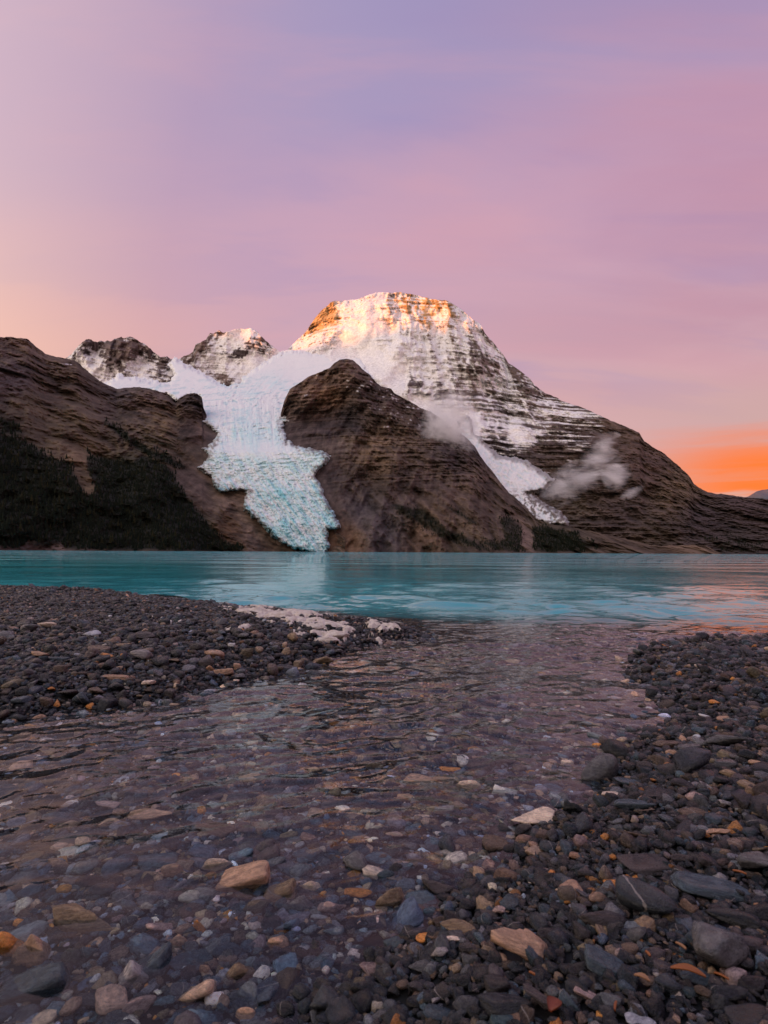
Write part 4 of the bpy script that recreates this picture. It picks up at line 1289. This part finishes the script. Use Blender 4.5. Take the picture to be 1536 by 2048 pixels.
 (1003,1659,44,30,'dk','r',0,'black stone with white band','at the water edge below the large cream rock'),
 (992,1694,56,44,'br','s',0,'brown squarish slab','at the water edge below the banded black stone'),
 (930,1684,42,28,'br','r',0,'dull brown stone','under water left of the brown squarish slab'),
 (888,1622,42,34,'lg','b',0,'grey block','under water in the middle of the stream'),
 (936,1575,50,20,'cr','r',0,'cream flat cobble','in the stream left of the white rock'),
 (839,1560,72,26,'tn','r',0,'wide tan stone','under water in mid stream'),
 (888,1560,44,18,'tn','a',0,'tan fan shaped stone','under water right of the wide tan stone'),
 (899,1538,46,15,'or','s',0,'orange bar stone','under water above the tan fan shaped stone'),
 (810,1597,34,22,'tn','b',0,'tan cube stone','under water below the wide tan stone'),
 (844,1637,30,11,'cr','s',0,'small cream flat pebble','under water left of the grey block'),
 (788,1671,38,20,'pk','r',0,'pinkish oval pebble','under water in mid stream'),
 (490,1764,104,62,'tn','b',-22,'big tan slab','in the shallow stream at left centre'),
 (439,1733,66,32,'cr','r',-8,'cream tan cobble','behind the big tan slab in the stream'),
 (177,1841,136,70,'ol','a',-12,'largest olive brown rock','in the shallow water at lower left'),
 (137,1794,54,34,'lg','a',0,'pale grey rough stone','behind the largest olive brown rock'),
 (319,1859,50,40,'pk','a',0,'dark and cream patched stone','right of the largest olive brown rock'),
 (359,1887,36,28,'tn','r',0,'tan lumpy pebble','right below the dark and cream patched stone'),
 (55,1918,86,68,'tn','a',-38,'slanted tan rock','at the left edge of the foreground'),
 (18,1903,46,80,'or','r',-35,'orange tan rock','cut by the left picture edge'),
 (268,1958,48,56,'lg','b',-60,'upright grey block','in the lower left foreground'),
 (281,2012,64,48,'pk','r',-35,'pinkish white oblong','at the bottom left below the upright grey block'),
 (73,1980,130,80,'bg','s',-32,'wide blue grey slab','in the bottom left corner'),
 (312,1938,82,64,'bg','s',-40,'dark blue slab stone','right of the upright grey block'),
 (485,1947,34,56,'ol','b',-75,'olive tan upright block','at the bottom left of centre'),
 (492,2030,42,42,'tn','r',0,'tan round stone','at the bottom edge left of centre'),
 (410,1943,28,20,'tn','r',0,'small tan pebble','left of the olive tan upright block'),
 (314,1724,84,42,'bg','s',-12,'broad blue slab','under water at left'),
 (430,1659,84,54,'br','a',16,'brown boulder with rusty edge','under water at left centre'),
 (303,1630,92,32,'tn','r',-12,'long tan stone','under the stream at left'),
 (215,1608,52,24,'pk','r',0,'pink domed stone','under the stream at left'),
 (345,1748,42,16,'tn','s',-8,'thin tan stone','right below the broad blue slab'),
 (562,1790,72,44,'ol','s',-36,'slanted olive slab','right of the big tan slab in the stream'),
 (555,1887,44,44,'tn','a',-40,'tan leaning stone','in shallow water left of the pale triangular stone'),
 (140,1925,40,26,'gy','r',0,'dull grey stone','below the largest olive brown rock'),
 (400,1860,36,24,'or','a',20,'dull orange stone','in shallow water right of the patched stone'),
 (240,1880,60,36,'gy','r',0,'mottled grey flat stone','below right of the largest olive brown rock'),
]
GROUPS = lambda v, u: 'stones along the left bank' if (u < 720 and v < 1445) else ('stones on the right bank' if u > 1000 else 'stones in and beside the stream')
STYLE = {'r': dict(sharp=6.5, planes=13, lump=0.07), 'a': dict(sharp=15.0, planes=10, lump=0.07), 'b': dict(sharp=11.0, planes=5, box=0.9, lump=0.04), 's': dict(sharp=8.0, planes=9, box=0.5, lump=0.05)}
hand = []
for k, (u, v, w, h, c, sty, tilt, what, where) in enumerate(S):
    (x, y, z), (a, b, cz) = stand(u, v, w, h, 0.7 if sty in 'sb' else 0.8, 0.20 if sty == 's' else 0.34)
    gz = float(ground(x, y))
    if gz < 0.0 and 'under' not in where:          # wades in the shallows: rises from the bed above the water
        top = max(z + cz, 1.25 * cz)
        cz = (top - gz + 0.01) / 2
        z = top - cz
    me = stone_mesh('stone', 'stone', 1000 + k, sub=4 if w > 45 else 3, **STYLE[sty])
    name = 'boulder' if w > 62 else ('pebble' if w < 20 else 'stone')
    o = link(bpy.data.objects.new(name, me))
    o.location = (x, y, z)
    o.scale = (a, b, cz)
    # tilt is the photograph's slant: part roll about the view axis, part yaw on the ground
    low = math.sin(math.atan2(CAMH, y))
    o.rotation_euler = (random.uniform(-.12, .12), math.radians(tilt) * (1 - 0.6 * low), -math.radians(tilt) * 0.75 * low + random.uniform(-.1, .1))
    base_c = np.array(PAL[c]) * (1.2 if c in ('tn', 'cr', 'wh', 'or', 'lg', 'pk', 'ol') else 1.0) * rng.uniform(0.85, 1.15) * (1.4 if 'under' in where else 1.0)
    o.color = (*base_c, 1)
    tag(o, what + ' ' + where, name, GROUPS(v, u))
    hand.append((x, y, a, u, v, w, h, what, b))
hx, hy, hr, hb = (np.array([q[i] for q in hand]) for i in (0, 1, 2, 8))

# gravel: everything smaller, laid over the banks and the stream bed
PK = list(PAL)
W_DRY = dict(dk=.34, pu=.19, gy=.12, lg=.012, bg=.17, br=.10, tn=.034, ol=.04, cr=.006, pk=.010, wh=.002, wb=.004)
W_DRY['or'] = .007
W_WET = dict(dk=.20, pu=.06, gy=.20, lg=.08, bg=.24, br=.06, tn=.085, ol=.06, cr=.03, pk=.015, wh=.004, wb=.01)
W_WET['or'] = .014


def pick_colours(n, wet):
    pd = np.array([W_DRY.get(k, 0) for k in PK]); pd /= pd.sum()
    pw = np.array([W_WET.get(k, 0) for k in PK]); pw /= pw.sum()
    k = np.where(wet, rng.choice(len(PK), n, p=pw), rng.choice(len(PK), n, p=pd))
    c = np.array([PAL[q] for q in PK])[k]
    return k, c * np.where(wet[:, None], (1.15, 1.32, 1.45), (0.62, 0.66, 0.70)) * np.exp(rng.normal(-0.08, 0.45, (n, 1))).clip(0.35, 2.4) * rng.uniform(0.93, 1.07, (n, 3))


rows = []
for d0, d1, cover, y0, y1 in ((.058, .10, .34, .6, 9.8), (.032, .058, .75, .5, 10.2), (.018, .032, .65, .45, 7.2), (.008, .018, .95, .45, 3.4)):
    area = 0.78 * (y1 ** 2 - y0 ** 2) + 2.6 * (y1 - y0)
    dm = math.sqrt(d0 * d1)
    n = int(cover * area / (0.785 * dm * dm))
    yy = np.linspace(y0, y1, 400)
    cw = np.cumsum(0.78 * yy + 1.3)
    y = np.interp(rng.uniform(0, cw[-1], n), cw, yy)
    x = rng.uniform(-1, 1, n) * (0.78 * y + 1.3)
    d = np.exp(rng.uniform(math.log(d0), math.log(d1), n)) * (1 + 0.15 * sstep(-y, -2.2, -1.2))
    g = ground(x, y)
    # coarse cobbles belong to the front of the left bank and to the right bank; the spit is finer
    u_, v_ = pix(x, y, g)
    coarse = sstep(-y, -5.2, -3.6) * (x < -0.2) + 0.75 * (x > 0.8) + 0.55 * (g < -0.01)
    ok = (rng.uniform(0, 1, n) > sstep(-g, 0.12, 0.42)) & ((d < 0.045) | (rng.uniform(0, 1, n) < 0.12 + 0.88 * np.clip(coarse, 0, 1)))
    if d0 > 0.029:
        for hxx, hyy, hrr, hbb in zip(hx, hy, hr, hb):
            ok &= ((x - hxx) / (0.9 * hrr + 0.40 * d)) ** 2 + ((y - hyy) / (0.9 * hbb + 0.40 * d)) ** 2 > 1
    else:
        for hxx, hyy, hrr, hbb in zip(hx, hy, hr, hb):
            ok &= ((x - hxx) / (0.80 * hrr)) ** 2 + ((y - hyy) / (0.74 * hbb)) ** 2 > 1
    if d0 > 0.04:                                 # no two cobbles inside one another
        cell = {}
        for i in np.nonzero(ok)[0]:
            ck = (int(x[i] // .09), int(y[i] // .09))
            near = [j for a in (-1, 0, 1) for b in (-1, 0, 1) for j in cell.get((ck[0] + a, ck[1] + b), ())]
            if any((x[i] - x[j]) ** 2 + (y[i] - y[j]) ** 2 < (0.46 * (d[i] + d[j])) ** 2 for j in near):
                ok[i] = False
            else:
                cell.setdefault(ck, []).append(i)
    rows.append(np.stack([x, y, g, d], 1)[ok])
R = np.concatenate(rows)
n = len(R)
flatn = rng.uniform(0.36, 0.85, n)
elong = rng.uniform(0.6, 0.95, n)
scl = np.stack([R[:, 3] / 2, R[:, 3] / 2 * elong, R[:, 3] / 2 * flatn], 1)
pos = np.stack([R[:, 0], R[:, 1], R[:, 2] + scl[:, 2] * rng.uniform(0.1, 0.9, n) + 0.004], 1)
rot = np.stack([rng.normal(0, .22, n), rng.normal(0, .22, n), rng.uniform(0, 6.28, n)], 1)
kcol, colr = pick_colours(n, R[:, 2] < -0.012)
big_pale = (R[:, 3] > np.where(R[:, 2] > -0.012, 0.05, 0.062)) & np.isin(kcol, [PK.index(q) for q in ('wh', 'cr', 'wb', 'lg', 'pk', 'or')])
kcol[big_pale] = PK.index('gy')
colr[big_pale] = np.array(PAL['gy']) * rng.uniform(0.6, 1.4, (big_pale.sum(), 1))
NPROTO = 24
idx = rng.integers(0, NPROTO, n)
protos = []
for k in range(NPROTO):
    sty = STYLE[random.choice('rraaas')] if k < 20 else STYLE['b']
    protos.append(bpy.data.objects.new('pebble_shape', stone_mesh('pebble', 'pebble', 300 + k, sub=2 if k % 3 else 3, **sty)))

# the largest of them in the picture are stones of their own, named by the stone they lie beside
U_, V_ = pix(pos[:, 0], pos[:, 1], pos[:, 2])
app = R[:, 3] / R[:, 1] * FPX
inside = (U_ > 10) & (U_ < 1526) & (V_ < 2035) & (pos[:, 2] > -0.10)
used = np.zeros(n, bool)
order = [i for i in np.argsort(-app) if inside[i]]
taken = set()
NWANT = 300 - len(S)
DIRS = (('to the left of', -1, 0), ('to the right of', 1, 0), ('just behind', 0, -1), ('just in front of', 0, 1))
hu, hv, hw = (np.array([q[i] for q in hand]) for i in (3, 4, 5))
big_meshes = [stone_mesh('stone', 'stone', 700 + k, sub=3, **STYLE[random.choice('raaasb')]) for k in range(14)]
for i in order:
    if len(taken) >= NWANT:
        break
    du, dv = U_[i] - hu, V_[i] - hv
    dist = np.hypot(du, dv) - hw / 2
    for h_i in np.argsort(dist)[:3]:
        if dist[h_i] > 60:
            break
        nm, sx_, sy_ = DIRS[(1 if du[h_i] > 0 else 0) if abs(du[h_i]) > abs(dv[h_i]) else (3 if dv[h_i] > 0 else 2)]
        if (h_i, nm) in taken:
            continue
        taken.add((h_i, nm))
        used[i] = True
        o = link(bpy.data.objects.new('pebble', big_meshes[len(taken) % 14]))
        o.location, o.scale, o.rotation_euler = pos[i], scl[i], rot[i]
        o.color = (*colr[i], 1)
        size = 'small' if app[i] < 26 else 'mid sized'
        tag(o, f'{size} {CNAME[PK[kcol[i]]]} pebble {nm} the {hand[h_i][7]}', 'pebble', 'pebbles beside the larger stones')
        break
keep = ~used
instancer('gravel', pos[keep], rot[keep], scl[keep], idx[keep], protos, 'small dark mixed gravel covering both banks and the stream bed', colr[keep])

# ------------------------------------------------------------------ foam on the spit
FOAM_PX = [[(478, 1222), (520, 1217), (600, 1228), (660, 1240), (700, 1250), (650, 1262), (590, 1256), (520, 1240)], [(660, 1246), (740, 1247), (800, 1256), (800, 1262), (740, 1272), (690, 1266)], [(560, 1276), (600, 1262), (660, 1270), (690, 1274), (720, 1276), (690, 1284), (640, 1290), (570, 1292), (515, 1292)]]
fx = np.linspace(-1.9, 0.3, 440)
fy = np.linspace(4.0, 7.6, 420)
FX, FY = np.meshgrid(fx, fy)
FG = ground(FX, FY)
FU, FV = pix(FX, FY, FG)
sd = np.max([poly_sdf(FU, FV, p) for p in FOAM_PX], 0)
lace = fbm(FX * 4.5, FY * 3.0, octaves=4) + 0.45 * fbm(FX * 16, FY * 11, octaves=3)
m = sstep(sd, -9, 6) + 1.15 * lace - 0.80
top = FG + 0.018 + 0.045 * np.clip(m, 0, 0.5) + 0.010 * fbm(FX * 11, FY * 11, octaves=3)
FZ = np.where(m > 0, top, FG - 0.03)
q = grid_quads(len(fy), len(fx))[:, ::-1]
q = q[(m.ravel()[q] > -0.06).all(1)]
us_, inv_ = np.unique(q, return_inverse=True)
me = mesh_np('foam', np.stack([FX, FY, FZ], -1).reshape(-1, 3)[us_], inv_.reshape(-1, 4))
me.materials.append(M['foam'])
tag(link(bpy.data.objects.new('foam', me)), 'lacy cream foam washed up on the left spit', kind='stuff')
for k, (u, v, w, h, lab) in enumerate(((515, 1224, 36, 20, 'tan cone of dried foam at the back of the left spit'), (626, 1240, 36, 15, 'rounded foam mound left of the flat white foam'), (624, 1253, 38, 12, 'low foam mound in front of the rounded one'),
                                       (672, 1268, 44, 22, 'largest foam mound on the front of the left spit'), (558, 1230, 46, 12, 'long low foam mound right of the tan foam cone'), (652, 1279, 36, 15, 'foam mound left below the largest one'))):
    (x, y, z), (a, b, cz) = stand(u, v, w, h)
    co, tri = stone_shape(4000 + k, sharp=4.5, planes=22, sub=4, lump=0.16)
    co[:, 2] = np.where(co[:, 2] > 0, co[:, 2] * (1.0 if k else 1.25), co[:, 2])
    co[:, :2] *= (1.25 - 0.45 * np.clip(co[:, 2:3], -1, 1))
    me = mesh_np('foam_mound', co, None, tri)
    me.materials.append(M['foam'])
    o = link(bpy.data.objects.new('foam_mound', me))
    o.location, o.scale = (x, y, z), (a, b, cz)
    tag(o, lab, 'foam', 'foam mounds on the left spit')

# ------------------------------------------------------------------ dead leaves and needles on the right bank
def blade(u, v, length, width, ang, col, what, kind):
    (x, y, z), _ = stand(u, v, length, width)
    L = 0.75 * length * y / FPX
    Wd = max(width * y / FPX * 0.5, 0.0012)
    co, quads = [], []
    N = 9
    for layer, dz in ((0, 0.0012), (1, -0.0012)):
        for i in range(N):
            t = i / (N - 1)
            ww = Wd * (math.sin(math.pi * min(max(t, 0.04), 0.97)) ** (0.7 if kind == 'leaf' else 0.25))
            xx = (t - 0.5) * L
            zz = (0.10 if kind == 'leaf' else 0.05) * L * math.sin(math.pi * t) + dz
            curl = 0.35 * ww if kind == 'leaf' else 0.0
            bend = 0.04 * L * math.sin(math.pi * t)
            co += [(xx, -ww + bend, zz + curl), (xx, bend, zz), (xx, ww + bend, zz + curl)]
    for layer in (0, 1):
        for i in range(N - 1):
            for j in (0, 1):
                a = layer * N * 3 + i * 3 + j
                f = (a, a + 3, a + 4, a + 1)
                quads.append(f[::-1] if layer == 0 else f)
    for i in range(N - 1):
        for j in (0, 2):
            a, b = i * 3 + j, N * 3 + i * 3 + j
            quads.append((a, a + 3, b + 3, b))
    me = mesh_np(kind, co, quads)
    me.materials.append(M['leaf'])
    o = link(bpy.data.objects.new('dead_leaf' if kind == 'leaf' else 'dry_needle', me))
    o.location = (x, y, float(ground(x, y)) + 0.022 + 0.004 * (kind == 'leaf'))
    o.rotation_euler = (random.uniform(-.1, .3), random.uniform(-.1, .1), math.radians(-ang))
    o.color = (*col, 1)
    tag(o, what, 'leaf' if kind == 'leaf' else 'needle', 'dead leaves on the right bank' if kind == 'leaf' else 'dry needles on the right bank')


OR, DO, PT = (.30, .09, .015), (.20, .04, .010), (.34, .17, .08)
blade(1376, 1962, 84, 16, 28, OR, 'curled orange leaf left of the dark teal oval stone', 'leaf')
blade(1110, 2036, 46, 30, -40, DO, 'red orange leaf at the bottom edge', 'leaf')
blade(1284, 1980, 40, 12, 42, PT, 'pale orange curled leaf below the light grey tilted oval', 'leaf')
blade(1443, 1970, 36, 4, 48, OR, 'orange needle right of the dark teal oval stone', 'needle')
blade(1479, 1757, 32, 4, 40, OR, 'orange needle resting on the mottled grey boulder side', 'needle')
blade(1522, 1825, 34, 5, 22, PT, 'pale needle near the right edge beside the black flat stone', 'needle')
blade(1362, 1908, 34, 5, 70, PT, 'pale needle right of the olive grey round pebble', 'needle')
blade(1231, 2032, 30, 5, -60, OR, 'orange needle at the bottom edge left of the pale blue stone', 'needle')
blade(1296, 1926, 20, 5, 80, OR, 'short orange needle beside the olive grey round pebble', 'needle')
blade(1064, 1966, 18, 4, 40, OR, 'short orange needle below the big tan wedge rock', 'needle')
